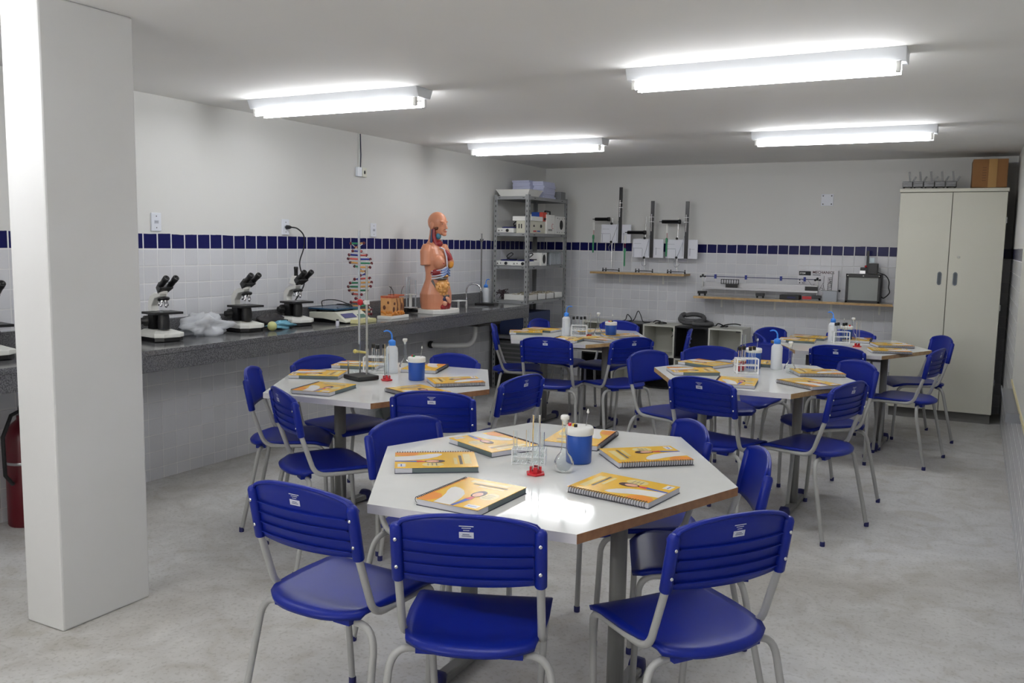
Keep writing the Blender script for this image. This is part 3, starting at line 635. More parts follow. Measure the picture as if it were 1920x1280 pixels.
# microscopes
P_MW = mat('microscope_white', (226, 226, 220), 0.35)
def make_scope(label, loc, rz, trino=False):
    t = thing('microscope', label, 'microscope', loc, rz, 'microscopes on the stone counter')
    b = MB(); b.prism([(-0.115, -0.095), (0.09, -0.095), (0.125, -0.05), (0.125, 0.05), (0.09, 0.095), (-0.115, 0.095)], 0.026, 0.052)
    b.hexa([(-0.112, -0.09, 0.052), (0.088, -0.09, 0.052), (0.088, 0.09, 0.052), (-0.112, 0.09, 0.052)], [(-0.10, -0.055, 0.068), (0.03, -0.05, 0.068), (0.03, 0.05, 0.068), (-0.10, 0.055, 0.068)])
    b.build('base', P_MW, t, 0.004)
    f = MB(); f.prism([(-0.11, -0.09), (0.086, -0.09), (0.12, -0.047), (0.12, 0.047), (0.086, 0.09), (-0.11, 0.09)], 0.004, 0.027); f.build('base_foot', P_BLACK, t, 0.002)
    if trino: MB().box((-0.01, -0.095, 0.040), (0.11, 0.004, 0.017)).build('control_panel', P_BLACK, t)
    a = MB(); pr = [(-0.105, 0.05), (-0.06, 0.05), (-0.066, 0.205), (-0.03, 0.25), (0.035, 0.264), (0.04, 0.285), (-0.03, 0.285), (-0.082, 0.262), (-0.105, 0.225)]
    a.hexa([(x, -0.024, z) for x, z in pr], [(x, 0.024, z) for x, z in pr]); a.build('arm', P_MW, t, 0.005)
    s = MB(); s.box((0.02, 0, 0.168), (0.155, 0.18, 0.014)); s.build('stage', P_BLACK, t, 0.002)
    s = MB(); s.box((0.015, -0.03, 0.176), (0.10, 0.02, 0.004)).box((0.0, 0.03, 0.177), (0.03, 0.04, 0.006)); s.build('slide_clip', P_STEEL, t)
    c = MB(); c.box((-0.03, 0, 0.116), (0.06, 0.10, 0.092)).lathe([(0.034, 0.07), (0.036, 0.09), (0.036, 0.12), (0.03, 0.162)], 18, (0.03, 0, 0)); c.build('condenser', P_BLACK, t)
    for sy in (-1, 1):
        MB().lathe([(0.03, sy*0.024), (0.032, sy*0.03), (0.032, sy*0.058), (0.02, sy*0.062), (0.019, sy*0.085), (0.016, sy*0.087)], 18, (-0.082, 0, 0.115), 'Y').build('focus_knob', P_BLACK, t)
    n = MB(); n.at(0.035, 0, 0.252, ry=-0.25); n.lathe([(0.02, 0.008), (0.034, 0.004), (0.036, -0.004), (0.03, -0.012), (0.01, -0.016)], 20); n.build('nosepiece', P_BLACK, t)
    for ang, tilt in ((0.3, 0.12), (1.9, 0.45), (3.6, 0.5), (5.2, 0.42)):
        o = MB(); o.X = Matrix.Translation((0.037, 0, 0.247)) @ Matrix.Rotation(ang, 4, 'Z') @ Matrix.Rotation(-tilt, 4, 'Y')
        o.lathe([(0.009, -0.006), (0.009, -0.026), (0.0085, -0.027), (0.0085, -0.031), (0.009, -0.032), (0.008, -0.045), (0.005, -0.05)], 14, (0.013, 0, 0)); o.build('objective', P_CHROME, t)
    hc = MB(); hc.lathe([(0.03, 0.283), (0.03, 0.298)], 20, (0.03, 0, 0)); hc.build('head_collar', P_MW, t)
    if trino:
        h = MB(); h.hexa([(-0.03, -0.032, 0.295), (0.06, -0.032, 0.295), (0.06, 0.032, 0.295), (-0.03, 0.032, 0.295)], [(-0.005, -0.026, 0.355), (0.04, -0.026, 0.355), (0.04, 0.026, 0.355), (-0.005, 0.026, 0.355)]); h.build('photo_head', P_MW, t, 0.004)
        MB().lathe([(0.014, 0.353), (0.014, 0.392), (0.0155, 0.394), (0.0125, 0.397), (0.0155, 0.40), (0.0155, 0.418), (0.012, 0.42)], 16, (0.015, 0, 0)).build('photo_tube', P_BLACK, t)
    hz = 0.31 if not trino else 0.32
    h = MB(); h.at(0.035 if not trino else 0.06, 0, hz, ry=-0.62)
    h.hexa([(-0.03, -0.03, -0.02), (0.045, -0.042, -0.026), (0.045, 0.042, -0.026), (-0.03, 0.03, -0.02)], [(-0.03, -0.028, 0.03), (0.045, -0.042, 0.024), (0.045, 0.042, 0.024), (-0.03, 0.028, 0.03)]); h.build('binocular_head', P_BLACK, t, 0.008)
    for sy in (-1, 1):
        e = MB(); e.at(0.035 if not trino else 0.06, 0, hz, ry=-0.62); e.lathe([(0.017, 0.035), (0.0165, 0.085), (0.0185, 0.087), (0.0185, 0.118), (0.015, 0.121), (0.011, 0.119), (0.010, 0.112), (0.0, 0.112)], 16, (0, sy*0.03, 0), 'X'); e.build('eyepiece', P_BLACK, t)
    return t
FR = -0.2
sc1 = make_scope('binocular microscope on the stone counter, next to the white pillar', (0.19, -5.62, 0.9), FR)
dup(sc1, (0.17, -4.93, 0.9), FR+0.04, 'binocular microscope between the clear plastic bag and the pale ball')
dup(sc1, (0.17, -6.65, 0.9), FR, 'microscope partly cut off beyond the far side of the pillar')
make_scope('trinocular microscope with vertical photo tube, plugged into the wall socket', (0.16, -4.42, 0.9), FR, True)
# rumpled things beside them
def blob(name, m, label, cat, loc, rad, seed, amp, n=26, mm=16, power=1.0):
    rnd = random.Random(seed); ph = [(rnd.uniform(2, 7), rnd.uniform(2, 7), rnd.uniform(0, 6), rnd.uniform(0, 6)) for _ in range(6)]
    b = MB(); rings = []
    for i in range(mm+1):
        th = PI*i/mm; ring = []
        for j in range(n):
            a = 2*PI*j/n
            k = 1 + amp*sum(math.sin(p[0]*a*1.0//1 * 0 + round(p[0])*a + p[2])*math.sin(p[1]*th+p[3]) for p in ph)/3
            x, y, z = math.sin(th)*math.cos(a)*k, math.sin(th)*math.sin(a)*k, -math.cos(th)*k
            ring.append(b._v((x*rad[0], y*rad[1], max(0.0, (z*0.5+0.5))*rad[2] if z > -0.9 else 0.0)))
        rings.append(ring)
    for i in range(mm):
        for j in range(n): b.face((rings[i][j], rings[i][(j+1) % n], rings[i+1][(j+1) % n], rings[i+1][j]), True)
    o = b.build(name, m, None, 0, loc); return tag(o, label, cat)
blob('plastic_bag', P_BAG, 'crumpled clear plastic bag between two microscopes', 'bag', (0.17, -5.27, 0.9), (0.10, 0.15, 0.13), 3, 0.5)
blob('dust_cover', mat('dark_cloth', (62, 60, 62), 0.7), 'dark grey crumpled dust cover beside the trinocular microscope', 'cover', (0.10, -4.62, 0.9), (0.05, 0.13, 0.09), 5, 0.3)
blob('dust_cover', mat('dark_cloth', (62, 60, 62), 0.7), 'dark grey crumpled cover beside the pillar, behind a microscope', 'cover', (0.07, -5.78, 0.9), (0.04, 0.07, 0.10), 8, 0.25)
blob('cleaning_cloth', mat('aqua_cloth', (98, 150, 170), 0.8), 'pale blue crumpled cloth under a yellow-green ball', 'cloth', (0.26, -4.68, 0.9), (0.055, 0.11, 0.05), 12, 0.5)
tag(MB().ball((0, 0, 0.0325), 0.032, 20, 12).build('rubber_ball', mat('pale_green_rubber', (186, 190, 130), 0.5), None, 0, (0.315, -4.82, 0.9)), 'pale yellow-green rubber ball in front of the blue cloth', 'ball')
# bench scale
bl = thing('bench_scale', 'cream retail scale with blue steel plate on the counter', 'scale', (0.20, -3.99, 0.9), 0)
P_SC = mat('scale_cream', (205, 205, 190), 0.4)
pr = [(0.20, 0.008), (-0.02, 0.03), (-0.15, 0.03), (-0.15, 0.075), (0.10, 0.085), (0.20, 0.018)]
s_ = MB(); s_.hexa([(x, -0.155, z) for x, z in pr], [(x, 0.155, z) for x, z in pr]); s_.build('body', P_SC, bl, 0.006)
MB().box((-0.03, 0, 0.016), (0.22, 0.26, 0.03)).build('underside', P_BLACK, bl)
s_ = MB(); s_.at(0.15, 0, 0.0555, ry=0.59); s_.box((0, -0.06, 0), (0.05, 0.14, 0.003)); s_.build('keypad', mat('keypad_navy', (70, 72, 120), 0.3), bl)
s_ = MB(); s_.at(0.165, 0, 0.0455, ry=0.59); s_.box((0, 0.08, 0), (0.04, 0.08, 0.004)); s_.build('display', mat('lcd_green', (60, 96, 84), 0.2), bl)
MB().box((-0.03, 0, 0.101), (0.26, 0.31, 0.012)).build('plate', mat('blue_steel', (60, 105, 140), 0.2, 0.6), bl, 0.004)
for sx in (-1, 1):
    for sy in (-1, 1): MB().cyl((-0.03+sx*0.08, sy*0.1, 0.075), 0.012, 0.022, 10).build('plate_support', P_RUBBER, bl)
def cable(name, pts, r, label, loc=None, m=None, n=6):
    P = [Vector(p) for p in pts]; out = []
    for i in range(len(P)-1):       # Catmull-Rom
        a, b, c, d = P[max(i-1, 0)], P[i], P[i+1], P[min(i+2, len(P)-1)]
        for k in range(6):
            t = k/6; out.append(0.5*((2*b) + (c-a)*t + (2*a-5*b+4*c-d)*t*t + (3*b-a-3*c+d)*t**3))
    out.append(P[-1]); o = MB().tube(out, r, n).build(name, m or P_RUBBER, None, 0, loc); return tag(o, label, 'cable')
cable('power_cable', [(0.10, -4.05, 1.013), (0.06, -4.0, 1.05), (0.12, -3.92, 1.055), (0.2, -3.85, 1.02), (0.26, -3.9, 1.013), (0.22, -3.98, 1.03), (0.12, -3.9, 1.02), (0.16, -3.8, 1.013)], 0.004, 'black cable coiled on the blue scale plate')
sb = thing('reagent_bottle', 'tiny white bottle with black cap before the scale', 'bottle', (0.43, -4.28, 0.9))
MB().lathe([(0.0, 0), (0.0125, 0), (0.013, 0.002), (0.013, 0.032), (0.009, 0.037)], 16).build('body', mat('label_white', (205, 205, 215), 0.5), sb)
MB().lathe([(0.0095, 0.036), (0.0095, 0.048), (0.0, 0.049)], 16).build('cap', P_BLACK, sb)
st = thing('storage_case', 'flat yellowed plastic case below the DNA model', 'case', (0.44, -3.99, 0.9))
MB().box((0, 0, 0.014), (0.07, 0.23, 0.026)).build('body', mat('yellowed_case', (206, 202, 150), 0.45), st, 0.004); MB().box((0, 0, 0.0295), (0.066, 0.226, 0.005)).build('lid', mat('yellowed_case', (206, 202, 150), 0.45), st, 0.002)
# DNA model
dn = thing('dna_model', 'colourful double helix model standing on the stone counter', 'model', (0.20, -3.72, 0.9))
P_WB = mat('helix_white', (215, 215, 210), 0.4); P_WINE = mat('helix_wine', (96, 16, 34), 0.35)
MB().lathe([(0.06, 0), (0.06, 0.006), (0.02, 0.012)], 20).build('base', P_BLACK, dn)
MB().tube([(0, 0, 0.01), (0, 0, 0.60)], 0.004, 8).build('rod', P_ACRYL, dn)
RC = [mat('rung_red', (205, 80, 70), 0.4), mat('rung_blue', (40, 50, 150), 0.4), mat('rung_green', (30, 130, 90), 0.4), mat('rung_orange', (220, 165, 90), 0.4)]
NR = 19; S = [[], []]
for i in range(NR):
    a = 0.4+i*0.5; z = 0.04+i*0.0305
    for q in (0, 1):
        d = (0.09*math.cos(a+q*2.6), 0.09*math.sin(a+q*2.6), z + 0.004*q); S[q].append(d)
        pr_ = (i*3+i//4) % 4
        MB().tube([(0.006*d[0]/0.09, 0.006*d[1]/0.09, z), (d[0]*0.86, d[1]*0.86, d[2])], 0.0075, 6).build('rung', RC[pr_ if q == 0 else (pr_ ^ 1)], dn)
for q in (0, 1):
    sm = MB()
    sm.tube(S[q], 0.0035, 6); sm.build('strand', P_WB, dn)
    bb = MB()
    for i, d in enumerate(S[q]):
        if i % 1 == 0: bb.ball(d, 0.012, 8, 6)
    bb.build('beads', P_WINE, dn)
# skin block model
sk = thing('skin_model', 'tan layered skin cross-section model with black hairs', 'model', (0.36, -3.50, 0.9), 0.06)
MB().box((0, 0, 0.012), (0.13, 0.27, 0.024)).build('base', P_WHITE, sk, 0.003)
P_DERM = mat('dermis_tan', (212, 160, 104), 0.4, noise=(18, (196, 138, 84), 0.7, 0.1)); P_EPI = mat('epidermis', (168, 74, 48), 0.45, noise=(60, (205, 120, 80), 0.8, 0)); P_FAT = mat('fat_amber', (205, 128, 44), 0.35); P_FOLL = mat('follicle_brown', (96, 52, 32), 0.5)
MB().box((0, -0.012, 0.094), (0.10, 0.19, 0.14)).build('dermis', P_DERM, sk, 0.003)
top = MB(); top.box((0, -0.05, 0.172), (0.106, 0.11, 0.018)).box((0, 0.045, 0.182), (0.106, 0.08, 0.012)); top.build('epidermis', P_EPI, sk, 0.003)
ft = MB(); rnd = random.Random(4)
for i in range(16): ft.ball((0.046+rnd.uniform(0, 0.006), -0.095+0.17*i/15, 0.036+rnd.uniform(0, 0.02)), (0.012, 0.010, 0.012), 8, 6)
for i in range(8): ft.ball((-0.04+0.085*i/7, -0.105, 0.036+rnd.uniform(0, 0.02)), (0.010, 0.008, 0.012), 8, 6)
ft.build('fat_layer', P_FAT, sk)
fo = MB()
for y, z, ry_, rz_ in ((-0.06, 0.12, 0.014, 0.012), (-0.07, 0.075, 0.016, 0.022), (0.05, 0.09, 0.010, 0.035), (-0.015, 0.07, 0.01, 0.024)): fo.ball((0.05, y, z), (0.006, ry_, rz_), 10, 7)
for x, z, rx_, rz_ in ((-0.015, 0.09, 0.014, 0.018), (0.02, 0.13, 0.010, 0.012)): fo.ball((x, -0.107, z), (rx_, 0.005, rz_), 10, 7)
for y in (-0.03, 0.02, 0.065): fo.tube([(0.05, y, 0.16), (0.053, y+0.012, 0.11), (0.052, y+0.004, 0.06)], 0.0035, 6)
fo.build('follicles', P_FOLL, sk)
for x, y, dx, dy in ((0.02, -0.02, -0.02, -0.03), (0.0, 0.0, -0.01, -0.045), (-0.02, -0.01, 0.03, -0.03), (0.03, 0.07, 0.01, 0.03)):
    MB().tube(arc((x, y, 0.18), (x, y, 0.23), (x+dx, y+dy, 0.255), 5), 0.0018, 5).build('hair', P_BLACK, sk)
# white rod stand on black cross foot
rs = thing('sedimentation_stand', 'white column stand holding clear tubes on a black cross foot', 'stand', (0.17, -2.98, 0.9))
f_ = MB(); f_.box((0, 0, 0.022), (0.17, 0.035, 0.026)).box((0, 0, 0.022), (0.035, 0.17, 0.026))
f_.build('foot', P_BLACK, rs, 0.004)
MB().lathe([(0.014, 0.036), (0.014, 0.16)], 14).tube([(0, 0, 0.155), (0, 0, 0.165)], 0.016, 12).build('column', P_WHITE, rs)
for z in (0.045, 0.158): MB().lathe([(0.06, z), (0.06, z+0.004)], 24).build('disc', P_WHITE, rs)
for a, h in ((0.3, 0.22), (2.4, 0.25), (4.5, 0.25)): MB().tube([(0.045*math.cos(a), 0.045*math.sin(a), 0.05), (0.045*math.cos(a), 0.045*math.sin(a), 0.06+h)], 0.007, 8).build('tube', P_ACRYL, rs)
# small white bench riser
ri = thing('tube_rack_stand', 'small white plastic rack behind the torso model base', 'rack', (0.24, -2.30, 0.9))
MB().box((0, 0, 0.073), (0.09, 0.16, 0.006)).build('top', P_RACKW, ri)
for sx in (-1, 1):
    for sy in (-1, 1): MB().box((sx*0.04, sy*0.075, 0.035), (0.008, 0.008, 0.07)).build('leg', P_RACKW, ri)
# retort stand at the far end
rt = thing('retort_stand', 'thin retort stand rod on black plate at the counter end', 'stand', (0.20, -1.70, 0.9), 0.2)
MB().box((0, 0, 0.01), (0.20, 0.15, 0.02)).build('base', P_BLACK, rt, 0.003)
MB().tube([(-0.05, -0.03, 0.02), (-0.05, -0.03, 0.70)], 0.007, 10).build('rod', mat('dull_steel', (120, 120, 120), 0.35, 0.8), rt)
MB().tube([(-0.05, -0.075, 0.645), (-0.05, -0.055, 0.625), (-0.05, -0.03, 0.63), (-0.05, -0.005, 0.625), (-0.05, 0.015, 0.645)], 0.006, 8).build('butterfly_clamp', P_DARK, rt)

# ------------------------------------------------------------------ anatomical torso
to = thing('torso_model', 'bald anatomical torso model with exposed organs on the counter', 'anatomical model', (0.335, -2.82, 0.9), -0.06)
b_ = MB(); b_.prism([(-0.15, -0.17), (0.10, -0.19), (0.155, -0.12), (0.155, 0.12), (0.10, 0.19), (-0.15, 0.17)], 0, 0.036); b_.build('base', P_WHITE, to, 0.004)
def loft(b, rings, n=28):
    R = []
    for z, cx, rx, ry in rings:
        R.append([b._v((cx+rx*math.copysign(abs(math.cos(2*PI*j/n))**0.9, math.cos(2*PI*j/n)), ry*math.copysign(abs(math.sin(2*PI*j/n))**0.9, math.sin(2*PI*j/n)), z)) for j in range(n)])
    for k in range(len(R)-1):
        for j in range(n): b.face((R[k][j], R[k][(j+1) % n], R[k+1][(j+1) % n], R[k+1][j]), True)
    b.face(R[0][::-1]); b.face(R[-1])
tb = MB(); Z0 = 0.036
loft(tb, [(Z0, -0.01, 0.105, 0.15), (Z0+0.06, -0.01, 0.115, 0.16), (Z0+0.13, -0.01, 0.112, 0.165), (Z0+0.19, -0.005, 0.095, 0.145), (Z0+0.25, 0.0, 0.08, 0.122), (Z0+0.30, 0.0, 0.078, 0.118), (Z0+0.36, 0.0, 0.085, 0.13), (Z0+0.42, -0.005, 0.092, 0.145), (Z0+0.47, -0.01, 0.088, 0.145), (Z0+0.52, -0.018, 0.072, 0.14), (Z0+0.55, -0.025, 0.058, 0.11), (Z0+0.575, -0.03, 0.048, 0.075), (Z0+0.60, -0.028, 0.046, 0.056), (Z0+0.64, -0.022, 0.046, 0.050), (Z0+0.68, -0.015, 0.05, 0.05)])
tb.ball((0.0, 0, Z0+0.745), (0.088, 0.072, 0.088), 24, 14); tb.ball((0.028, 0, Z0+0.695), (0.054, 0.05, 0.066), 20, 12)
tb.ball((0.07, 0, Z0+0.648), (0.02, 0.022, 0.018), 12, 8)
tb.hexa([(0.066, -0.017, Z0+0.682), (0.112, -0.008, Z0+0.688), (0.112, 0.008, Z0+0.688), (0.066, 0.017, Z0+0.682)], [(0.07, -0.007, Z0+0.742), (0.090, -0.004, Z0+0.74), (0.090, 0.004, Z0+0.74), (0.07, 0.007, Z0+0.742)])
tb.ball((0.083, 0, Z0+0.668), (0.014, 0.021, 0.006), 10, 6); tb.ball((0.081, 0, Z0+0.658), (0.013, 0.019, 0.006), 10, 6); tb.ball((0.074, 0, Z0+0.640), (0.022, 0.022, 0.016), 10, 6)
for sy in (-1, 1):
    tb.ball((0.066, sy*0.028, Z0+0.728), (0.012, 0.016, 0.009), 10, 6); tb.ball((0.07, sy*0.03, Z0+0.748), (0.016, 0.024, 0.008), 10, 6)
    tb.ball((-0.005, sy*0.074, Z0+0.71), (0.02, 0.008, 0.03), 10, 8)
    tb.tube([(-0.024, sy*0.105, Z0+0.535), (-0.02, sy*0.135, Z0+0.49), (-0.012, sy*0.148, Z0+0.375)], [0.046, 0.05, 0.044], 18)
    tb.ball((0.064, sy*0.066, Z0+0.40), (0.058, 0.056, 0.058), 18, 12)
tmp = tb.build('torso_source', P_SKIN); md = tmp.modifiers.new('r', 'REMESH'); md.mode = 'VOXEL'; md.voxel_size = 0.0042; md.use_smooth_shade = True
ms = tmp.modifiers.new('s', 'SMOOTH'); ms.iterations = 3; ms.factor = 0.5
dg = bpy.context.evaluated_depsgraph_get(); bme = bpy.data.meshes.new_from_object(tmp.evaluated_get(dg)); bme.name = 'body'
for p in bme.polygons: p.use_smooth = True
bpy.data.objects.remove(tmp); bme.materials.clear(); bme.materials.append(P_SKIN); obj('body', bme, to)
P_MUS = mat('muscle_red', (140, 30, 36), 0.3); P_ORG = mat('organ_tan', (218, 160, 92), 0.3); P_LIV = mat('organ_grey', (92, 90, 88), 0.3); P_NVY = mat('organ_navy', (36, 44, 86), 0.3); P_RIB = mat('rib_pale', (205, 208, 222), 0.35); P_RIBB = mat('rib_blue', (110, 135, 190), 0.35); P_LTB = mat('vessel_blue', (74, 140, 170), 0.35); P_PNK = mat('organ_pink', (220, 160, 130), 0.3)
for sy in (-1, 1): MB().ball((0.0755, sy*0.028, Z0+0.729), (0.005, 0.010, 0.0045), 10, 6).build('eye', mat('eye_dark', (92, 62, 52), 0.3), to)
MB().ball((0.0885, 0, Z0+0.6635), (0.010, 0.017, 0.006), 12, 6).build('lips', mat('lip_rose', (176, 92, 82), 0.35), to)
def part(name, m, f, label=None):
    b = MB(); f(b); o = b.build(name, m, to)
    if label: o['label'] = label
part('cheek_muscle', P_FOLL, lambda b: b.ball((0.02, -0.047, Z0+0.695), (0.028, 0.012, 0.022), 14, 8))
part('neck_muscle', P_MUS, lambda b: (b.tube([(0.0, -0.046, Z0+0.69), (0.0, -0.05, Z0+0.62), (0.02, -0.04, Z0+0.545)], [0.014, 0.018, 0.022], 10), b.ball((0.025, -0.01, Z0+0.56), (0.03, 0.045, 0.032), 14, 8)))
part('neck_cavity', P_NVY, lambda b: b.tube([(-0.012, -0.052, Z0+0.70), (-0.015, -0.058, Z0+0.62), (-0.01, -0.075, Z0+0.53)], [0.008, 0.012, 0.014], 8))
part('neck_vessel', P_LTB, lambda b: b.ball((0.03, -0.022, Z0+0.625), (0.022, 0.026, 0.028), 12, 8))
part('chest_muscle', P_MUS, lambda b: b.tube([(0.062, 0.025, Z0+0.50), (0.095, 0.035, Z0+0.46), (0.112, 0.045, Z0+0.42)], [0.02, 0.028, 0.022], 12))
part('mammary_gland', mat('gland_amber', (214, 148, 56), 0.35), lambda b: b.ball((0.104, 0.058, Z0+0.385), (0.024, 0.03, 0.034), 14, 9))
part('sternum', P_RIB, lambda b: b.tube([(0.062, -0.045, Z0+0.53), (0.072, 0.0, Z0+0.515), (0.10, 0.0, Z0+0.45), (0.108, 0.0, Z0+0.36), (0.10, 0.0, Z0+0.32)], 0.007, 8))
part('nipple', mat('nipple_pink', (190, 84, 84), 0.4), lambda b: b.ball((0.121, -0.068, Z0+0.395), (0.006, 0.008, 0.008), 10, 6))
part('chest_wall', P_MUS, lambda b: b.ball((0.035, -0.062, Z0+0.315), (0.056, 0.06, 0.042), 16, 10))
def ribs(b):
    for k in range(4):
        z = Z0+0.345-0.021*k; b.tube([(0.03, -0.118, z-0.02), (0.07, -0.095, z-0.014), (0.096, -0.05, z-0.002), (0.104, -0.01, z+0.016)], 0.006, 8)
part('ribs', P_RIB, ribs)
def cart(b):
    for k in range(3):
        z = Z0+0.334-0.021*k; b.tube([(0.092, -0.06, z-0.004), (0.104, -0.025, z+0.006), (0.108, 0.0, z+0.026)], 0.007, 8); b.tube([(0.092, 0.06, z-0.004), (0.104, 0.025, z+0.006), (0.108, 0.0, z+0.026)], 0.007, 8)
part('rib_cartilage', P_RIBB, cart)
part('diaphragm', P_NVY, lambda b: b.ball((0.04, 0.02, Z0+0.295), (0.062, 0.075, 0.032), 16, 9))
part('liver', P_LIV, lambda b: b.ball((0.045, -0.03, Z0+0.262), (0.065, 0.075, 0.02), 16, 8))
part('stomach', P_ORG, lambda b: b.ball((0.075, 0.012, Z0+0.285), (0.034, 0.035, 0.016), 14, 8))
def gut(b):
    b.ball((0.06, -0.025, Z0+0.185), (0.062, 0.085, 0.07), 20, 12); r_ = random.Random(2)
    for k in range(34):
        th = r_.uniform(0.25, 2.7); ph = r_.uniform(-1.7, 1.3); p = (0.06+0.06*math.sin(th)*math.cos(ph), -0.025+0.083*math.sin(th)*math.sin(ph), Z0+0.185+0.068*math.cos(th)); b.ball(p, r_.uniform(0.011, 0.018), 8, 6)
part('intestines', P_ORG, gut)
part('colon', P_LIV, lambda b: b.tube([(0.03, -0.112, Z0+0.25), (0.055, -0.10, Z0+0.19), (0.075, -0.07, Z0+0.125), (0.10, -0.02, Z0+0.11), (0.105, 0.03, Z0+0.115)], [0.012, 0.014, 0.014, 0.012, 0.01], 8))
part('pelvic_cavity', P_NVY, lambda b: b.ball((0.07, -0.01, Z0+0.085), (0.045, 0.055, 0.04), 14, 8))
part('thigh_muscle', P_MUS, lambda b: (b.ball((0.075, 0.045, Z0+0.05), (0.038, 0.04, 0.07), 14, 9), b.ball((0.09, -0.02, Z0+0.022), (0.025, 0.05, 0.03), 14, 8)))
part('pelvic_organs', P_PNK, lambda b: (b.tube([(0.095, -0.01, Z0+0.105), (0.122, 0.0, Z0+0.085), (0.126, 0.02, Z0+0.055)], [0.016, 0.018, 0.012], 10), b.ball((0.11, -0.035, Z0+0.05), (0.02, 0.022, 0.022), 12, 8)))

# ------------------------------------------------------------------ side-wall fittings
P_PLATE = mat('outlet_plate', (222, 226, 234), 0.35)
def outlet(name, label, loc, rot=0):
    t = thing(name, label, 'socket', loc, rot, 'wall sockets')
    MB().box((0.005, 0, 0), (0.01, 0.072, 0.112)).build('plate', P_PLATE, t, 0.003)
    MB().box((0.0108, 0, 0), (0.0015, 0.03, 0.02)).build('insert', mat('socket_grey', (180, 184, 196), 0.4), t)
    s = MB()
    for y in (-0.008, 0, 0.008): s.box((0.0118, y, 0), (0.001, 0.0035, 0.0035))
    for z in (-0.035, 0.035): s.ball((0.0105, 0, z), (0.0015, 0.004, 0.004), 8, 5)
    s.build('holes', P_DARK, t); return t
o1 = outlet('wall_socket', 'white wall socket above the navy tiles beside the pillar', (0, -5.48, 1.605))
dup(o1, (0, -4.34, 1.60), 0, 'white wall socket with a black plug in it'); dup(o1, (0, -3.285, 1.60), 0, 'white wall socket above the double helix model')
pg_ = thing('power_plug', 'black plug in the wall socket above the trinocular microscope', 'plug', (0.011, -4.335, 1.60))
MB().lathe([(0.014, 0.001), (0.016, 0.004), (0.013, 0.03), (0.007, 0.045)], 12, (0, 0, 0), 'X').build('body', P_BLACK, pg_)
cable('power_cable', [(0.055, -4.335, 1.60), (0.085, -4.30, 1.59), (0.09, -4.24, 1.54), (0.07, -4.22, 1.45), (0.06, -4.25, 1.36), (0.09, -4.28, 1.30), (0.09, -4.24, 1.20), (0.10, -4.30, 1.12), (0.12, -4.42, 1.03), (0.14, -4.44, 1.0)], 0.005, 'black power cord hanging from plug to the trinocular microscope')
cb = thing('conduit_box', 'pale surface box with two halves below a ceiling wire', 'junction box', (0, -3.46, 2.062))
MB().box((0.012, -0.028, 0), (0.024, 0.058, 0.074)).build('blank_half', P_PLATE, cb, 0.003); MB().box((0.012, 0.034, 0), (0.024, 0.058, 0.074)).build('socket_half', mat('plate_cream', (205, 205, 190), 0.4), cb, 0.003)
MB().ball((0.025, 0.034, 0), (0.003, 0.01, 0.016), 10, 6).build('socket_insert', P_HOLE, cb)
cd = thing('ceiling_wire', 'dark wire and thin white conduit running from ceiling to surface box', 'wire', (0, 0, 0))
MB().box((0.005, -3.478, 2.234), (0.01, 0.012, 0.268)).build('conduit', P_WALLW, cd)
MB().tube([(0.008, -3.462, 2.10), (0.01, -3.458, 2.2), (0.008, -3.46, 2.3), (0.008, -3.463, 2.365)], 0.005, 6).build('wire', mat('dark_wire', (50, 50, 75), 0.5), cd)
fe = thing('fire_extinguisher', 'red fire extinguisher standing under the counter beyond the pillar', 'fire extinguisher', (0.118, -6.455, 0.0))
MB().lathe([(0.085, 0.0), (0.09, 0.01), (0.09, 0.46), (0.075, 0.52), (0.03, 0.56), (0.03, 0.58)], 28).build('cylinder', mat('extinguisher_red', (92, 8, 24), 0.35), fe)
MB().lathe([(0.0905, 0.33), (0.091, 0.332), (0.091, 0.342), (0.0905, 0.344)], 28).build('band', P_STEEL, fe)
MB().lathe([(0.02, 0.58), (0.022, 0.62), (0.015, 0.64)], 14).build('valve', P_BLACK, fe)
MB().tube([(0.02, -0.02, 0.61), (0.06, -0.10, 0.60), (0.08, -0.16, 0.5), (0.07, -0.15, 0.3), (0.05, -0.10, 0.24)], 0.01, 8).build('hose', P_RUBBER, fe)

# ------------------------------------------------------------------ steel rack in the corner
rk = thing('steel_rack', 'grey slotted-angle steel shelving rack in the room corner', 'shelving rack', (0, 0, 0))
RX0, RX1, RY0, RY1 = 0.045, 0.445, -1.30, -0.36
for x, sx in ((RX0, 1), (RX1, -1)):
    for y, sy in ((RY0, 1), (RY1, -1)):
        p = MB(); p.box((x+sx*0.019, y+sy*0.001, 1.0), (0.038, 0.002, 2.0)); p.box((x+sx*0.001, y+sy*0.019, 1.0), (0.002, 0.038, 2.0)); p.m = 1
        for k in range(38):
            z = 0.05+k*0.051
            p.box((x+sx*0.02, y-sy*0.0003, z), (0.008, 0.002, 0.022)); p.box((x-sx*0.0003, y+sy*0.02, z), (0.002, 0.008, 0.022))
        p.build('post', [P_RACK, P_HOLE], rk)
for z in (0.20, 0.56, 0.925, 1.28, 1.615, 1.985):
    s_ = MB(); cx, cy = (RX0+RX1)/2, (RY0+RY1)/2; wx, wy = RX1-RX0-0.006, RY1-RY0-0.006
    s_.box((cx, cy, z-0.0015), (wx, wy, 0.003))
    for q in (-1, 1):
        s_.box((cx, cy+q*(wy/2), z-0.016), (wx, 0.003, 0.032)); s_.box((cx+q*wx/2, cy, z-0.016), (0.003, wy, 0.032))
    s_.m = 1
    for q in (-1, 1):
        s_.box((cx+q*0.14, RY0+0.001, z-0.016), (0.022, 0.003, 0.006)); s_.box((RX1-0.001, cy+q*0.33, z-0.016), (0.003, 0.03, 0.006))
    s_.build('shelf', [P_RACK, P_HOLE], rk)
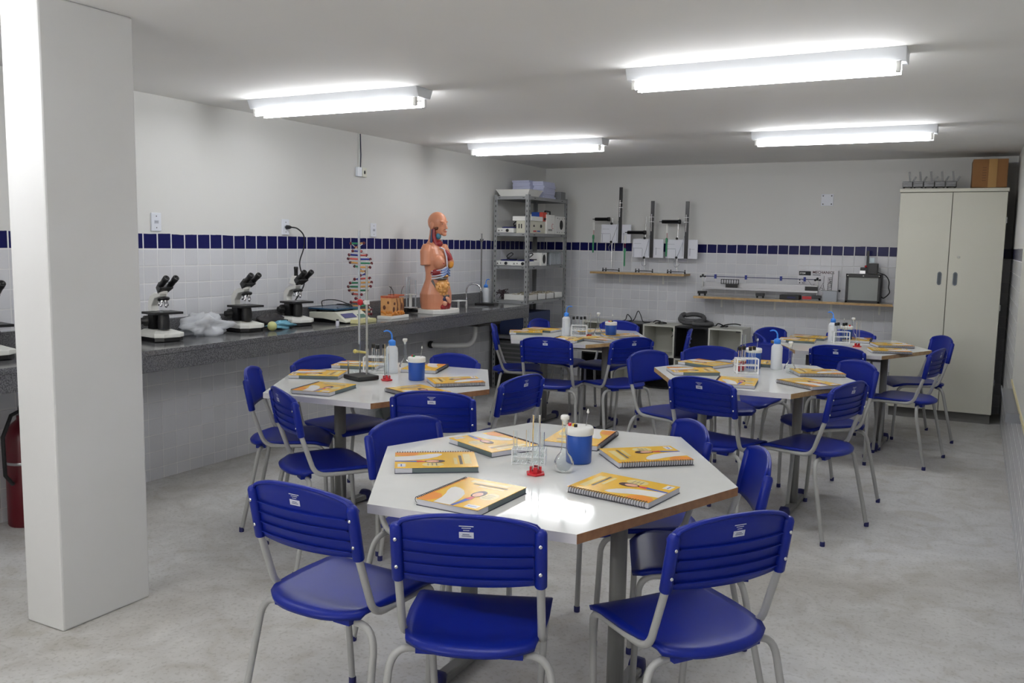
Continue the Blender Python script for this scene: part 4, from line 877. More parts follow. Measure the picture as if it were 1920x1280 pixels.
MB().box((RX0-0.004, (RY0+RY1)/2, 0.46), (0.004, RY1-RY0, 0.90)).build('side_sheet', mat('dark_sheet', (66, 68, 70), 0.5), rk)
def sbox(name, label, cat, c, d, m, bevel=0.003, group=None):   # helper for a boxy body on a shelf, base at c
    t = thing(name, label, cat, c, 0, group); MB().box((0, 0, d[2]/2), d).build('body', m, t, bevel); return t
tr = thing('plastic_tray', 'white flared plastic tray on top of the steel rack', 'tray', (0.245, -1.12, 1.985))
b = MB(); b.hexa([(-0.16, -0.13, 0), (0.16, -0.13, 0), (0.16, 0.13, 0), (-0.16, 0.13, 0)], [(-0.155, -0.125, 0.004), (0.155, -0.125, 0.004), (0.155, 0.125, 0.004), (-0.155, 0.125, 0.004)])
for (ax, ay), (bx, by) in (((-1, -1), (1, -1)), ((1, -1), (1, 1)), ((1, 1), (-1, 1)), ((-1, 1), (-1, -1))):
    b.hexa([(ax*0.155, ay*0.125, 0), (bx*0.155, by*0.125, 0), (bx*0.152, by*0.122, 0), (ax*0.152, ay*0.122, 0)], [(ax*0.19, ay*0.155, 0.066), (bx*0.19, by*0.155, 0.066), (bx*0.186, by*0.151, 0.066), (ax*0.186, ay*0.151, 0.066)])
b.build('pan', P_WHITE, tr)
b = MB()
for (ax, ay), (bx, by) in (((-1, -1), (1, -1)), ((1, -1), (1, 1)), ((1, 1), (-1, 1)), ((-1, 1), (-1, -1))): b.tube([(ax*0.192, ay*0.156, 0.066), (bx*0.192, by*0.156, 0.066)], 0.004, 6)
b.build('lip', P_WHITE, tr)
def stack(label, loc, w, d, n, th, seed):
    rnd = random.Random(seed)
    for i in range(n):
        o = MB().box((0, 0, th/2), (w, d, th*0.97)).build('paper_ream', mat('pale_lilac_paper', (196, 200, 226), 0.8), None, 0.0015, (loc[0]+rnd.uniform(-.006, .006), loc[1]+rnd.uniform(-.006, .006), loc[2]+i*th), rnd.uniform(-.02, .02))
        tag(o, label, 'paper', label)
stack('ream of pale paper in the short stack behind the white tray', (0.165, -0.79, 1.985), 0.205, 0.29, 9, 0.0205, 1)
stack('ream of pale paper in the tall fanned stack on the rack top', (0.335, -0.73, 1.985), 0.125, 0.28, 8, 0.022, 2)
sbox('grey_box', 'small grey box at the rear end of the rack top', 'box', (0.395, -0.46, 1.985), (0.085, 0.12, 0.085), mat('mid_grey', (120, 122, 124), 0.6))
def hotplate(label, loc, rz=0):
    t = thing('hot_plate', label, 'hot plate', loc, rz, 'white hot plates on the rack')
    MB().box((0, 0, 0.026), (0.20, 0.24, 0.046)).build('body', P_WHITE, t, 0.004); MB().box((0, 0, 0.002), (0.18, 0.22, 0.004)).build('foot', P_CAP, t)
    MB().lathe([(0.085, 0.048), (0.088, 0.05), (0.088, 0.060), (0.06, 0.064), (0.0, 0.064)], 26).build('heating_disc', P_CAP, t)
    MB().lathe([(0.016, -0.12), (0.016, -0.126), (0.012, -0.138), (0.0, -0.139)], 16, (0.03, 0, 0.026), 'Y').build('dial', P_BLACK, t)
    m = MB(); m.ball((-0.035, -0.1205, 0.026), (0.006, 0.002, 0.006), 10, 6); m.poly([(-0.08, -0.1206, 0.016), (-0.06, -0.1206, 0.016), (-0.07, -0.1206, 0.036)]); m.build('marking', P_DARK, t); return t
hp = hotplate('white hot plate with black dial beside the cream power supply on the rack', (0.165, -1.16, 1.615))
dup(hp, (0.155, -1.16, 1.28), 0, 'white hot plate with black dial at the wall end of the rack shelf below'); dup(hp, (0.345, -1.155, 1.28), 0, 'white hot plate at the open end of the rack shelf below, partly behind the post')
for cx_, cy_, cz_, lb in ((0.20, -1.10, 1.68, 'black cable coiled on the hot plate beside the cream power supply'), (0.16, -1.16, 1.346, 'black cable looped on the wall-end hot plate'), (0.36, -1.10, 1.346, 'black cable looped on the open-end hot plate behind the post')):
    cable('black_cable', [(cx_-.05, cy_+.04, cz_), (cx_, cy_-.03, cz_+.01), (cx_+.04, cy_, cz_+.05), (cx_, cy_+.03, cz_+.065), (cx_-.03, cy_, cz_+.03), (cx_+.02, cy_-.04, cz_+.004), (cx_+.06, cy_+.05, cz_)], 0.005, lb)
ps = sbox('power_supply', 'cream power supply with vents and red and blue terminals on the rack', 'power supply', (0.36, -1.08, 1.615), (0.155, 0.35, 0.125), mat('cream_case', (200, 198, 182), 0.45))
v = MB(); [v.box((-0.045+0.028*i, -0.1755, 0.07), (0.012, 0.002, 0.045)) for i in range(2)]; v.build('vents', P_HOLE, ps)
v = MB(); v.m = 0; v.box((0.0782, -0.06, 0.022), (0.002, 0.07, 0.012)); v.m = 1; v.box((0.0782, 0.03, 0.022), (0.002, 0.07, 0.012)); v.m = 2; v.ball((0.078, 0.08, 0.075), (0.012, 0.018, 0.018), 12, 8); v.box((0.0782, -0.08, 0.075), (0.002, 0.03, 0.02)); v.build('controls', [P_RED, P_CUP, P_BLACK], ps)
td = sbox('tilted_device', 'white flat device lying on the cream power supply', 'device', (0.335, -1.10, 1.741), (0.22, 0.26, 0.045), P_WHITE)
MB().lathe([(0.02, 0.0), (0.02, 0.03)], 14, (0.0, -0.03, 0.045)).build('black_dial', P_BLACK, td); MB().lathe([(0.014, 0.11), (0.012, 0.125)], 12, (0.08, 0, 0.02), 'X').build('knob', P_BLACK, td)
ob = sbox('red_blue_box', 'red and blue carton behind the cream power supply', 'box', (0.37, -0.905, 1.742), (0.13, 0.10, 0.095), mat('carton_red', (190, 66, 50), 0.5)); MB().box((-0.02, -0.051, 0.05), (0.09, 0.003, 0.09)).build('blue_panel', P_CUP, ob)
wb1 = sbox('white_instrument', 'white instrument case with black carry handle on the rack', 'instrument', (0.345, -0.78, 1.615), (0.20, 0.20, 0.20), P_WHITE)
MB().tube([(0.06, -0.06, 0.2), (0.06, -0.06, 0.235), (0.06, 0.06, 0.235), (0.06, 0.06, 0.2)], 0.009, 8).build('handle', P_BLACK, wb1)
v = MB(); v.m = 0; [v.box((0.1006, -0.05+0.02*i, 0.04), (0.002, 0.008, 0.02)) for i in range(5)]; v.m = 1; v.tube([(0.101, 0.05+0.022*math.cos(a), 0.08+0.026*math.sin(a)) for a in [0.9+i*0.45 for i in range(11)]], 0.003, 5); v.build('front_markings', [P_HOLE, mat('mark_pink', (190, 120, 120), 0.5)], wb1)
wb2 = sbox('blower_box', 'white box with black oval fan opening at the rear of the rack', 'instrument', (0.35, -0.52, 1.615), (0.18, 0.24, 0.19), P_WHITE)
MB().ball((0.089, 0.02, 0.10), (0.012, 0.042, 0.052), 18, 10).build('fan_grille', P_BLACK, wb2); v = MB(); [v.ball((0.0905, y, z), (0.003, 0.006, 0.006), 8, 5) for y in (-0.08, 0.1) for z in (0.02, 0.17)]; [v.ball((0.0905, y, z), (0.002, 0.005, 0.005), 8, 5) for y in (-0.03, 0.04) for z in (0.165, 0.02)]; v.build('screw_heads', P_HOLE, wb2)
spk = sbox('speaker_box', 'white box with black oval opening on the rack shelf with glass tubes', 'instrument', (0.36, -0.89, 1.28), (0.14, 0.13, 0.135), P_WHITE)
MB().ball((0.068, 0, 0.07), (0.010, 0.035, 0.05), 18, 10).build('opening', P_BLACK, spk)
gt = thing('tube_stand', 'clear glass tubes standing under a grey plate on the rack', 'glass tubes', (0.33, -0.60, 1.28))
MB().box((0, -0.03, 0.145), (0.20, 0.44, 0.010)).build('top_plate', P_RACK, gt); MB().box((0, 0.03, 0.005), (0.19, 0.30, 0.010)).build('bottom_plate', P_RACK, gt)
for i in range(7):
    for x in (0.07, -0.04): MB().lathe([(0.017, 0.01), (0.017, 0.14)], 12, (x, -0.09+0.04*i, 0), cap=False).build('tube', P_ACRYL, gt)
TRL = ['nearest the front post, heaped with beige pieces', 'second from the front post, heaped with beige pieces', 'third from the front post, heaped with beige pieces', 'last before the rear post, heaped with beige pieces']
TRL[0] = 'first at the front post, heaped with beige pieces'
for i in range(4):
    t = thing('sample_tray', 'white sample tray on the rack, ' + TRL[i], 'tray', (0.29, -1.145+0.205*i, 0.925), 0, 'white sample trays')
    b = MB(); b.box((0, 0, 0.002), (0.29, 0.196, 0.004))
    for q in (-1, 1): b.box((0, q*0.096, 0.03), (0.29, 0.004, 0.06)); b.box((q*0.143, 0, 0.03), (0.004, 0.196, 0.06))
    b.build('tray', P_WHITE, t)
    r_ = random.Random(i); b = MB()
    for k in range(26): b.ball((r_.uniform(-.12, .12), r_.uniform(-.08, .08), r_.uniform(0.04, 0.066)), (r_.uniform(.01, .02), r_.uniform(.01, .02), r_.uniform(.006, .012)), 7, 5)
    o = b.build('contents', mat('beige_bits', (176, 168, 150), 0.8), t); o['kind'] = 'stuff'
cb_ = MB(); r_ = random.Random(3)
for k in range(9):
    c = Vector((0.10, -1.20, 0.955)); pts = [c+Vector((r_.uniform(-.045, .05), r_.uniform(-.07, .07), r_.uniform(-.024, .08))) for _ in range(5)]
    cb_.tube(pts, 0.004, 5)
tag(cb_.build('wire_bundle', mat('dark_leads', (70, 55, 60), 0.5), None), 'tangle of dark leads beside the white sample trays on the rack', 'cable')
sbox('storage_crate', 'dark blue crate on a low shelf of the rack below counter height', 'crate', (0.25, -0.95, 0.56), (0.34, 0.52, 0.24), mat('crate_navy', (40, 52, 86), 0.5), 0.006)
dw = sbox('drawer_stack', 'grey slatted drawer unit low in the steel rack', 'drawers', (0.25, -0.95, 0.20), (0.34, 0.52, 0.30), mat('drawer_grey', (104, 106, 108), 0.5))
for i in range(6): MB().box((0.172, 0, 0.035+0.046*i), (0.012, 0.50, 0.016)).build('slat', P_RACK, dw)
for i in range(6): MB().box((0, -0.262, 0.035+0.046*i), (0.32, 0.012, 0.016)).build('slat', P_RACK, dw)

# ------------------------------------------------------------------ wall shelves on the back wall
def shelf(label, x0, x1, d, z, brk):
    t = thing('wall_shelf', label, 'shelf', ((x0+x1)/2, 0, z), 0, 'wooden wall shelves'); L = x1-x0
    b = MB(); b.m = 0; b.box((0, -d/2, -0.0115), (L, d, 0.022)); b.m = 1
    for q in (-1, 1): b.box((q*L/2, -d/2, -0.0115), (0.003, d, 0.023))
    b.box((0, -d, -0.0115), (L, 0.003, 0.023)); b.build('board', [mat('white_board', (205, 203, 198), 0.4), P_WOOD_L], t)
    for x in brk:
        k = MB(); k.box((x-(x0+x1)/2, -0.006, -0.073), (0.02, 0.008, 0.10)); k.box((x-(x0+x1)/2, -0.06, -0.0265), (0.02, 0.11, 0.008)); k.build('bracket', P_WHITE, t)
shelf('shorter upper wall shelf holding three white panel instruments', 0.68, 1.745, 0.235, 1.217, (0.95, 1.45)); shelf('long lower wall shelf holding the wave rail and black monitor box', 1.875, 3.80, 0.29, 0.997, (2.1, 2.65, 3.2, 3.65))
P_PANEL = mat('panel_white', (226, 228, 236), 0.3); P_GT = mat('green_tube', (70, 150, 105), 0.3); P_BAR = mat('black_bar', (28, 28, 32), 0.3)
def manometer(label, x0, zp, bx, ztop, rx, ax0, ax1, az, syx, rodtop, low):
    t = thing('hydrostatic_panel', label, 'instrument', (rx, -0.12, 1.2175), 0, 'white hydrostatic panels'); g = lambda x: x-rx; h = lambda z: z-1.2175
    b = MB(); b.box((0, -0.01, 0.018), (0.20, 0.018, 0.008)); b.box((0.0, 0.02, 0.018), (0.02, 0.08, 0.008)); b.build('base', P_BAR, t)
    for x in (-0.095, -0.06, 0.095): MB().lathe([(0.007, 0.0), (0.009, 0.002), (0.009, 0.012), (0.004, 0.014), (0.004, 0.026), (0.006, 0.028), (0.006, 0.04)], 10, (x, -0.01, 0)).build('levelling_screw', P_BLACK, t)
    MB().tube([(0, 0, 0.02), (0, 0, h(rodtop))], 0.006, 8).build('rod', P_CHROME, t)
    MB().box((g(x0)+0.178, -0.012, h(zp)+0.10), (0.346, 0.012, 0.20)).build('panel', P_PANEL, t, 0.002)
    pr = MB(); px = g(x0)
    for dx, dz, wx, wz in ((0.06, 0.15, 0.08, 0.002), (0.06, 0.10, 0.11, 0.003), (0.29, 0.10, 0.06, 0.002), (0.27, 0.07, 0.004, 0.08), (0.115, 0.05, 0.003, 0.09), (0.19, 0.10, 0.003, 0.16), (0.02, 0.05, 0.003, 0.09)): pr.box((px+dx, -0.0185, h(zp)+dz), (wx, 0.001, wz))
    pr.build('printed_lines', mat('print_grey', (110, 114, 130), 0.5), t)
    for z in (0.21, low): MB().lathe([(0.011, 0.0), (0.013, -0.004), (0.013, -0.016), (0.008, -0.02)], 12, (0.0, -0.019, h(zp)+z), 'Y').build('clamp_knob', P_BLACK, t)
    MB().box((g(bx), -0.026, (h(zp)+h(ztop))/2), (0.038, 0.016, ztop-zp)).build('scale_bar', P_BAR, t, 0.002)
    u = MB(); zc = h(zp)+0.42*(ztop-zp)+0.13; u.box((g(bx), -0.036, zc), (0.06, 0.006, 0.004)); u.box((g(bx), -0.036, zc+0.05), (0.06, 0.006, 0.004)); u.tube([(g(bx)-0.006, -0.036, zc-0.1), (g(bx)-0.006, -0.036, zc+0.08)], 0.004, 6); u.build('glass_tube', P_CHROME, t)
    a = MB(); a.lathe([(0.004, g(ax0)-0.03), (0.004, g(ax0)), (0.019, g(ax0)+0.001), (0.019, g(ax1)-0.03), (0.023, g(ax1)-0.028), (0.024, g(ax1)), (0.01, g(ax1)+0.004)], 14, (0, -0.03, h(az)), 'X'); a.build('force_gauge', P_BLACK, t)
    MB().lathe([(0.011, h(az)-0.12), (0.011, h(az)-0.04), (0.004, h(az)-0.035), (0.003, h(az)-0.016)], 12, (g(syx), -0.03, 0)).build('weight_cylinder', P_WHITE, t)
    MB().tube([(g(syx), -0.03, h(az)-0.12), (g(syx)+0.001, -0.03, h(az)-0.17)], 0.0025, 6).build('hook', P_RED, t)
    MB().lathe([(0.004, h(az)-0.37), (0.009, h(az)-0.36), (0.009, h(az)-0.22), (0.013, h(az)-0.21), (0.013, h(az)-0.18), (0.005, h(az)-0.17)], 12, (g(syx)-0.002, -0.03, 0)).build('green_cylinder', P_GT, t)
    MB().tube([(g(bx)-0.02, -0.03, h(zp)+0.24)] + arc((g(bx)-0.04, -0.03, h(zp)+0.16), (0.0, -0.03, h(zp)-0.02), (-0.03, -0.02, h(zp)-0.04), 6) + arc((-0.03, -0.02, h(zp)-0.05), (-0.02, -0.02, h(zp)-0.13), (0.04, -0.02, h(zp)-0.06), 6), 0.003, 6).build('hose', P_ACRYL, t)
manometer('tallest white panel instrument with black bar, beside the steel rack', 0.756, 1.533, 0.985, 2.135, 0.885, 0.69, 0.865, 1.79, 0.675, 1.80, 0.01)
manometer('middle white panel instrument with black bar on the upper wall shelf', 1.130, 1.380, 1.350, 1.985, 1.270, 1.075, 1.285, 1.648, 1.05, 1.815, 0.0)
manometer('end white panel instrument with black bar, beside the wave rail shelf', 1.503, 1.378, 1.732, 1.978, 1.63, 1.46, 1.665, 1.765, 1.52, 1.80, 0.01)
# wave rail
wr_ = thing('wave_rail', 'long metal rail with blue clips on a taut rod, lower shelf', 'instrument', (1.93, -0.16, 0.9975))
MB().box((0.575, 0, 0.085), (1.17, 0.05, 0.022)).box((0.575, 0.022, 0.12), (1.17, 0.006, 0.05)).build('rail', mat('alloy_grey', (178, 178, 180), 0.35, 0.6), wr_)
for x in (0.0, 0.60, 1.15):
    f = MB(); f.box((x, 0, 0.035), (0.085 if x != 0.6 else 0.08, 0.07, 0.028)); f.build('foot', P_BAR, wr_, 0.003)
    for q in (-1, 1): MB().lathe([(0.009, 0), (0.009, 0.022)], 10, (x+q*0.03, 0, 0)).build('foot_pad', P_RUBBER, wr_)
for x in (0.0, 1.15):
    MB().tube([(x, 0, 0.03), (x, 0, 0.215)], 0.005, 8).build('rod', P_WHITE, wr_); k = MB(); k.ball((x, -0.005, 0.215), 0.012); k.ball((x-0.02, -0.01, 0.20), 0.011); k.ball((x+0.025, -0.01, 0.202), 0.010); k.tube([(x-0.02, -0.01, 0.2), (x+0.025, -0.01, 0.202)], 0.005, 6); k.build('clamp', P_BLACK, wr_)
MB().tube([(0.0, -0.01, 0.205), (1.15, -0.01, 0.205)], 0.0035, 6).build('taut_rod', P_CAP, wr_)
for x in (0.135, 0.45, 0.80, 1.03): MB().box((x, -0.01, 0.205), (0.022, 0.018, 0.044)).build('clip', mat('clip_blue', (34, 50, 140), 0.4), wr_, 0.002)
k = MB(); k.box((0.29, -0.02, 0.178), (0.185, 0.004, 0.006)); k.box((0.29, -0.02, 0.132), (0.185, 0.004, 0.006))
for i in range(8): k.box((0.20+0.0257*i, -0.02, 0.155), (0.007, 0.004, 0.05))
k.build('comb', P_BLACK, wr_)
for x in (0.31, 1.10): MB().box((x, -0.03, 0.115), (0.12, 0.012, 0.04)).build('slider', P_BLACK, wr_, 0.002)
# boxes and things under or beside the rail
o = sbox('black_case', 'flat black case lying under the metal rail', 'case', (2.83, -0.17, 0.9975), (0.19, 0.12, 0.045), P_BLACK); MB().box((0.02, -0.0605, 0.022), (0.08, 0.002, 0.014)).build('label_strip', P_CAP, o)
o = sbox('red_case', 'flat box with red label under the end of the metal rail', 'box', (3.02, -0.11, 0.9975), (0.16, 0.12, 0.04), P_RACK); MB().box((-0.03, -0.0605, 0.022), (0.09, 0.002, 0.03)).build('red_label', P_RED, o)
mb_ = thing('apparatus_carton', 'white carton printed with mechanics lettering leaning on the wall', 'carton', (3.065, -0.028, 0.9975), 0)
MB().box((0, 0, 0.148), (0.385, 0.05, 0.295)).build('body', mat('carton_white', (222, 220, 224), 0.5), mb_, 0.002)
I4 = Matrix.Identity(4)
def on_front(x, z): return Matrix.Translation((x, -0.0258, z)) @ Matrix.Rotation(PI/2, 4, 'X')
k = MB(); k.m = 0; k.box((-0.125, -0.0253, 0.262), (0.115, 0.001, 0.042))
k.m = 1; text_mb('STEM', 0.024, k, Matrix.Translation((-0.176, -0.0262, 0.254)) @ Matrix.Rotation(PI/2, 4, 'X'))
k.m = 2; text_mb('MECHANICS', 0.037, k, on_front(-0.052, 0.262)); k.m = 3; text_mb('750', 0.02, k, on_front(-0.15, 0.186)); text_mb('857', 0.02, k, on_front(-0.15, 0.158))
k.box((-0.012, -0.0253, 0.248), (0.078, 0.001, 0.006))
for z in (0.193, 0.165, 0.135): k.box((-0.172, -0.0253, z), (0.012, 0.001, 0.012))
k.build('lettering', [P_HOLE, P_WHITE, mat('print_maroon', (72, 26, 36), 0.5), mat('print_dark', (40, 40, 46), 0.5)], mb_)
k = MB(); k.m = 0
k.tube([(0.055, -0.026, 0.10), (0.062, -0.026, 0.24)], 0.002, 5); k.tube([(0.02, -0.026, 0.10), (0.055, -0.026, 0.17), (0.07, -0.026, 0.10), (0.03, -0.026, 0.125)], 0.0025, 5)
for i in range(7): k.tube([(0.095, -0.026, 0.10+0.02*i), (0.14, -0.026, 0.105+0.02*i+0.006*(i % 2))], 0.0022, 5)
k.tube([(0.10, -0.026, 0.10), (0.10, -0.026, 0.16), (0.138, -0.026, 0.20)], 0.002, 5); k.tube([(0.135, -0.026, 0.10), (0.13, -0.026, 0.16), (0.11, -0.026, 0.215)], 0.002, 5)
k.tube([(-0.09, -0.026, 0.19), (-0.03, -0.026, 0.11)], 0.0015, 5); k.tube([(-0.06, -0.026, 0.11), (-0.03, -0.026, 0.16), (-0.02, -0.026, 0.11)], 0.002, 5)
k.build('printed_drawings', [mat('print_dark', (40, 40, 46), 0.5)], mb_)
gs = thing('glass_tumbler_set', 'small clear plastic tub with a thin metal rod in front of the carton', 'tub', (3.21, -0.20, 0.9975))
MB().box((0, 0, 0.05), (0.13, 0.07, 0.10)).build('tub', P_ACRYL, gs); MB().box((0, 0, 0.102), (0.17, 0.02, 0.005)).build('bar', P_RACK, gs); MB().tube([(0.01, 0.0, 0.1), (0.015, 0.01, 0.29)], 0.004, 6).build('rod', P_RACK, gs); MB().ball((0.085, 0, 0.104), 0.012).build('knob', P_BLACK, gs)
mo = thing('ripple_tank_box', 'black box with frosted square screen on the lower wall shelf', 'projector box', (3.515, -0.165, 0.9975))
b = MB(); W2, H2, D2 = 0.155, 0.275, 0.11
b.box((0, -D2, 0.012), (2*W2, 0.02, 0.024)); b.box((0, -D2, H2-0.016), (2*W2, 0.02, 0.032))
for q in (-1, 1): b.box((q*(W2-0.011), -D2, H2/2), (0.022, 0.02, H2))
b.build('frame', P_BLACK, mo, 0.002)
MB().box((0, 0.005, H2/2), (2*W2-0.006, 2*D2-0.014, H2-0.006)).build('case', mat('case_black', (34, 34, 36), 0.5), mo, 0.002)
MB().box((0, -D2+0.005, H2/2-0.004), (2*W2-0.03, 0.006, H2-0.05)).build('screen', mat('frosted_screen', (142, 146, 142), 0.35), mo)
k = MB(); [k.ball((x, -D2-0.0105, H2-0.016), (0.006, 0.003, 0.006), 10, 6) for x in (-0.14, 0, 0.14)]; k.build('screw_heads', P_WHITE, mo)
pj = thing('lamp_arm', 'black upright arm and lamp block on top of the black box', 'instrument', (3.53, -0.17, 1.2745))
MB().box((0.055, 0.02, 0.05), (0.085, 0.10, 0.10)).build('lamp_block', P_BLACK, pj, 0.003); MB().box((0.0, 0.03, 0.11), (0.022, 0.012, 0.22)).build('upright', P_BLACK, pj)
MB().box((-0.035, 0.0, 0.045), (0.045, 0.05, 0.03)).build('slider', P_BLACK, pj, 0.002); MB().ball((-0.01, -0.005, 0.07), 0.012).build('red_knob', P_RED, pj); MB().box((-0.035, 0.0, 0.015), (0.05, 0.05, 0.03)).build('foot', P_STEEL, pj)
MB().box((0.03, 0.045, 0.13), (0.06, 0.006, 0.05)).build('mirror', mat('pale_mirror', (170, 190, 200), 0.2), pj)
cable('power_cable', [(3.63, -0.20, 1.29), (3.70, -0.20, 1.265), (3.735, -0.20, 1.21), (3.735, -0.2, 1.15), (3.745, -0.2, 1.10), (3.70, -0.2, 1.05), (3.675, -0.2, 1.06)], 0.005, 'black cable looping down the side of the black box')
bp = thing('blank_plate', 'square white switch plate high on the back wall', 'switch plate', (3.108, 0, 1.988))
MB().box((0, -0.004, 0), (0.115, 0.008, 0.115)).build('plate', P_PLATE, bp, 0.002); k = MB(); [k.ball((x, -0.008, z), (0.006, 0.003, 0.006), 8, 5) for x in (-0.04, 0.04) for z in (-0.04, 0.04)]; k.build('screw_heads', P_HOLE, bp)

# ------------------------------------------------------------------ storage cubes along the back wall
P_CW = mat('cube_white', (205, 205, 196), 0.45); P_CB = mat('cube_black', (20, 20, 22), 0.4)
xs = [0.665, 1.015, 1.365, 1.715, 2.07, 2.42]
def cube(x0, x1, z0, z1, wht, label):
    t = thing('storage_cube', label, 'storage cube', ((x0+x1)/2, -0.195, z0), 0, 'open storage cubes'); w_, h_, d_, th = x1-x0-0.002, z1-z0-0.001, 0.37, 0.016
    m = P_CW if wht else P_CB; b = MB()
    b.box((0, 0, th/2), (w_, d_, th)); b.box((0, 0, h_-th/2), (w_, d_, th))
    for q in (-1, 1): b.box((q*(w_/2-th/2), 0, h_/2), (th, d_, h_-2*th))
    b.build('shell', m, t); MB().box((0, d_/2-0.004, h_/2), (w_-2*th, 0.006, h_-2*th)).build('back', m, t); return t
POS = ['by the steel rack', 'second from the steel rack', 'third from the steel rack', 'fourth from the steel rack', 'at the open floor end']
for i in range(5):
    wht = i % 2 == 0
    cube(xs[i], xs[i+1], 0.342, 0.68, wht, ('white' if wht else 'black') + ' open storage cube in upper row, ' + POS[i])
    cube(xs[i], xs[i+1], 0.005, 0.341, not wht, ('black' if wht else 'white') + ' open storage cube in lower row, ' + POS[i])
def rings(name, label, cat, loc, r, loops, tube, m, seed, hmax):
    rnd = random.Random(seed); pts = []
    for i in range(int(loops*14)+1):
        a = 2*PI*i/14; q = r*(1+0.12*math.sin(a*0.37+seed)); pts.append((q*math.cos(a)+0.06*math.sin(a*0.21), 0.55*q*math.sin(a), tube + hmax*(i/(loops*14)) + 0.3*tube*abs(math.sin(a*0.5))))
    return tag(MB().tube(pts, tube, 10).build(name, m, None, 0, loc), label, cat)
hz_ = []
for i in range(34):
    a = 2.6 + 2*PI*i/24; hz_.append((0.125*math.cos(a)+0.0004*i, 0.085*math.sin(a), 0.03 + 0.045*(1+math.sin(a))*0.9 + (0.0 if i < 24 else 0.02)))
hz_ += [(0.10, 0.07, 0.05), (0.17, 0.04, 0.03), (0.22, -0.02, 0.026), (0.20, -0.07, 0.026), (0.12, -0.09, 0.026), (0.04, -0.10, 0.026)]
tag(MB().tube(hz_, [0.024 + 0.0 * i for i in range(40)], 10).build('corrugated_hose', mat('hose_grey', (82, 82, 84), 0.6), None, 0, (1.84, -0.20, 0.68)), 'thick dark grey hose coiled on the black storage cube', 'hose')
cable('black_cable', [(1.06, -0.25, 0.685), (1.10, -0.2, 0.70), (1.13, -0.22, 0.76), (1.17, -0.2, 0.70), (1.12, -0.26, 0.686), (1.2, -0.22, 0.70), (1.24, -0.2, 0.80), (1.28, -0.22, 0.76), (1.32, -0.24, 0.69), (1.40, -0.26, 0.69)], 0.005, 'black cable looping up from the black cube by the rack')
cable('black_cable', [(1.42, -0.2, 0.69), (1.46, -0.22, 0.71), (1.50, -0.2, 0.70), (1.46, -0.26, 0.686), (1.53, -0.25, 0.70), (1.58, -0.24, 0.69), (1.50, -0.28, 0.687)], 0.006, 'black cable heap on top of the white storage cube beside the hose')
cable('black_cable', [(2.10, -0.2, 0.69), (2.14, -0.25, 0.72), (2.20, -0.22, 0.69), (2.24, -0.27, 0.70), (2.17, -0.28, 0.69), (2.22, -0.2, 0.71), (2.30, -0.2, 0.72), (2.36, -0.22, 0.715)], 0.006, 'black cable heap on the white cube at the open end')
gk = thing('hanging_knob', 'green round holder with black lead hanging inside a white cube', 'holder', (1.60, -0.03, 0.60))
MB().lathe([(0.022, 0.0), (0.024, -0.006), (0.02, -0.02)], 16, (0, 0, 0), 'Y').build('disc', mat('dark_green', (24, 90, 50), 0.5), gk); MB().tube([(0.02, -0.01, 0.03), (0.01, -0.02, -0.02), (-0.01, -0.02, -0.06), (-0.02, -0.02, -0.075)], 0.004, 6).build('lead', P_RUBBER, gk)
sk2 = thing('cube_socket', 'grey socket with lead at the back of the end white cube', 'socket', (2.29, -0.028, 0.63))
MB().box((0, 0, 0), (0.04, 0.02, 0.03)).build('body', P_RACK, sk2); MB().tube([(0.02, -0.01, 0.0), (0.05, -0.015, -0.02), (0.08, -0.012, 0.01)], 0.003, 6).build('lead', P_RUBBER, sk2)

# ------------------------------------------------------------------ cream cabinet
ca = thing('cream_cabinet', 'tall cream two-door cabinet in the corner of the room', 'cabinet', (4.24, -0.335, 0))
CW, CD, CHt = 0.84, 0.60, 2.045
MB().box((0, 0.01, CHt/2+0.04), (CW, CD-0.02, CHt-0.10)).build('carcass', P_CREAM_D, ca)
MB().box((0, 0.0, CHt-0.012), (CW+0.014, CD+0.012, 0.03)).build('top', P_CREAM, ca, 0.003); MB().box((0, 0.02, 0.045), (CW-0.02, CD-0.05, 0.09)).build('plinth', mat('plinth_grey', (112, 111, 108), 0.6), ca)
for q in (-1, 1):
    d = MB().box((q*CW/4, -CD/2-0.001, (CHt+0.06)/2), (CW/2-0.005, 0.02, CHt-0.125)).build('door', P_CREAM, ca, 0.002)
    h = MB(); n = 16; o_ = [(0.018*math.cos(a), 0.06*math.copysign(1, math.sin(a))*0.62+0.022*math.sin(a)) for a in [2*PI*i/n+0.01 for i in range(n)]]
    h.hexa([(q*0.062+x, -CD/2-0.0112, 1.265+z) for x, z in o_], [(q*0.062+x, -CD/2-0.0165, 1.265+z) for x, z in o_]); h.build('handle', mat('handle_grey', (98, 106, 112), 0.35), d)
    h = MB(); h.hexa([(q*0.062+x*0.6, -CD/2-0.0163, 1.265+z*0.86) for x, z in o_], [(q*0.062+x*0.6, -CD/2-0.0172, 1.265+z*0.86) for x, z in o_]); h.build('handle_recess', mat('recess_grey', (64, 72, 78), 0.4), d)
    for z in (0.35, 1.0, 1.75): MB().lathe([(0.006, z), (0.006, z+0.05)], 8, (q*(CW/2+0.002), -CD/2+0.006, 0)).build('hinge', P_STEEL, d)
MB().lathe([(0.012, -CD/2-0.0105), (0.012, -CD/2-0.014), (0.009, -CD/2-0.015)], 16, (0.078, 0, 1.455), 'Y').build('lock', mat('lock_cream', (180, 180, 170), 0.3), ca)
cx = thing('cardboard_box', 'brown cardboard box with tape on top of the cream cabinet', 'box', (4.505, -0.30, 2.0625), 0.04)
MB().box((0, 0, 0.122), (0.27, 0.34, 0.243)).build('body', mat('cardboard', (150, 106, 62), 0.75, noise=(8, (138, 96, 56), 0.6, 0)), cx, 0.003)
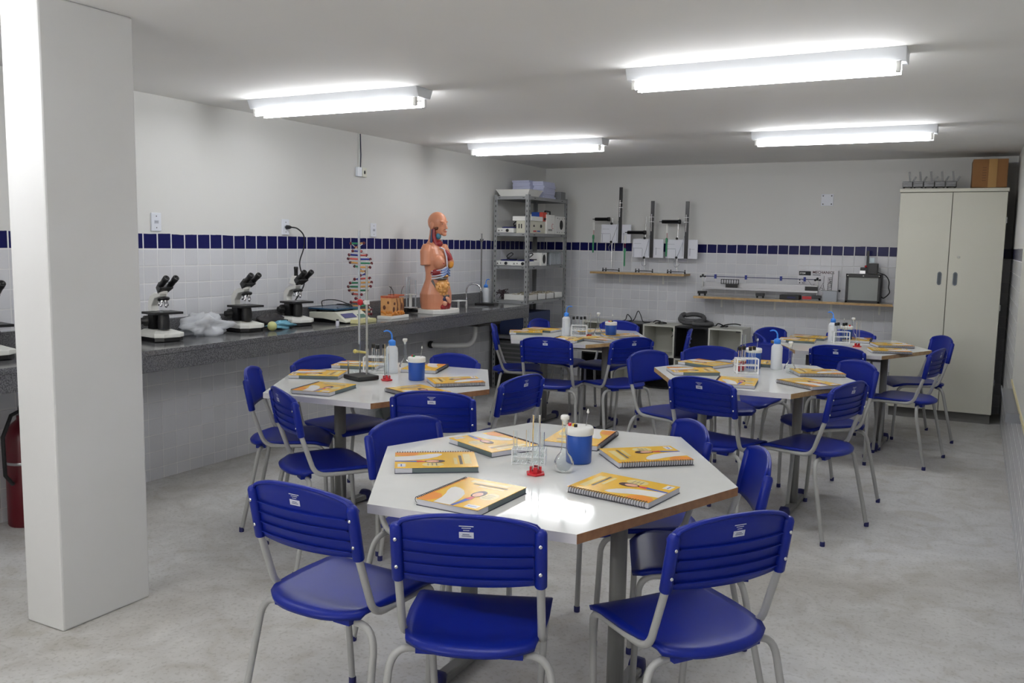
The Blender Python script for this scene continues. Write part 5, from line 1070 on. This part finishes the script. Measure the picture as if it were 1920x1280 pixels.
MB().box((0.02, -0.171, 0.122), (0.065, 0.002, 0.244)).build('tape', mat('parcel_tape', (176, 134, 72), 0.3), cx)
k = MB(); [k.box((-0.045, -0.1708, 0.06+0.022*i), (0.03, 0.001, 0.005)) for i in range(6)]; k.build('print', mat('box_print', (110, 74, 46), 0.7), cx)
P_GAD = mat('gadget_grey', (120, 120, 120), 0.45)
def gadget(label, x):
    t = thing('metal_gadget', label, 'instrument', (x, -0.50, 2.0625), 0, 'small metal instruments on the cabinet')
    b = MB(); b.box((0, 0, 0.03), (0.082, 0.10, 0.05)); b.build('body', P_BAR, t, 0.003); MB().box((0, -0.051, 0.036), (0.075, 0.003, 0.016)).build('face_plate', P_GAD, t); k = MB(); [k.ball((sx*0.03, 0, 0.004), (0.01, 0.03, 0.006), 8, 5) for sx in (-1, 1)]; k.build('feet', P_RUBBER, t)
    a = MB(); a.at(0.018, 0, 0.055, ry=-0.12); a.box((0, 0, 0.045), (0.018, 0.012, 0.09)); a.build('upright', P_GAD, t); a = MB(); a.at(0.04, 0, 0.055, ry=0.5); a.box((0, 0, 0.026), (0.015, 0.012, 0.052)); a.build('short_arm', P_GAD, t); return t
ga = gadget('small metal instrument with upright strip at the outer end of the cabinet top row', 3.865)
for i, q in enumerate(('second on the cabinet top from the wall shelf side', 'in the middle of the row on the cabinet top', 'second on the cabinet top from the cardboard box', 'closing the cabinet top row beside the cardboard box')): dup(ga, (3.952+0.088*i, -0.50+0.004*i, 2.0625), 0, 'small metal instrument ' + q)

# ------------------------------------------------------------------ board on the tiled wall
bd = thing('whiteboard', 'pale board mounted on the brick-tiled wall beside the cabinet', 'board', (XR, 0, 0))
MB().box((-0.011, -4.9, 1.33), (0.02, 4.1, 1.26)).build('panel', mat('board_white', (205, 205, 196), 0.4), bd)
b = MB(); b.box((-0.014, -4.9, 0.69), (0.028, 4.12, 0.02)); b.build('frame', mat('board_frame', (190, 180, 140), 0.5), bd)
b = MB(); b.box((-0.045, -3.62, 0.668), (0.085, 1.10, 0.006)); b.box((-0.086, -3.62, 0.676), (0.004, 1.10, 0.02))
b.build('tray', mat('tray_alloy', (118, 120, 126), 0.4, 0.3), bd)
b = MB(); b.box((-0.045, -4.172, 0.670), (0.088, 0.006, 0.05)); b.build('tray_end', mat('tray_alloy', (150, 152, 156), 0.4, 0.3), bd)
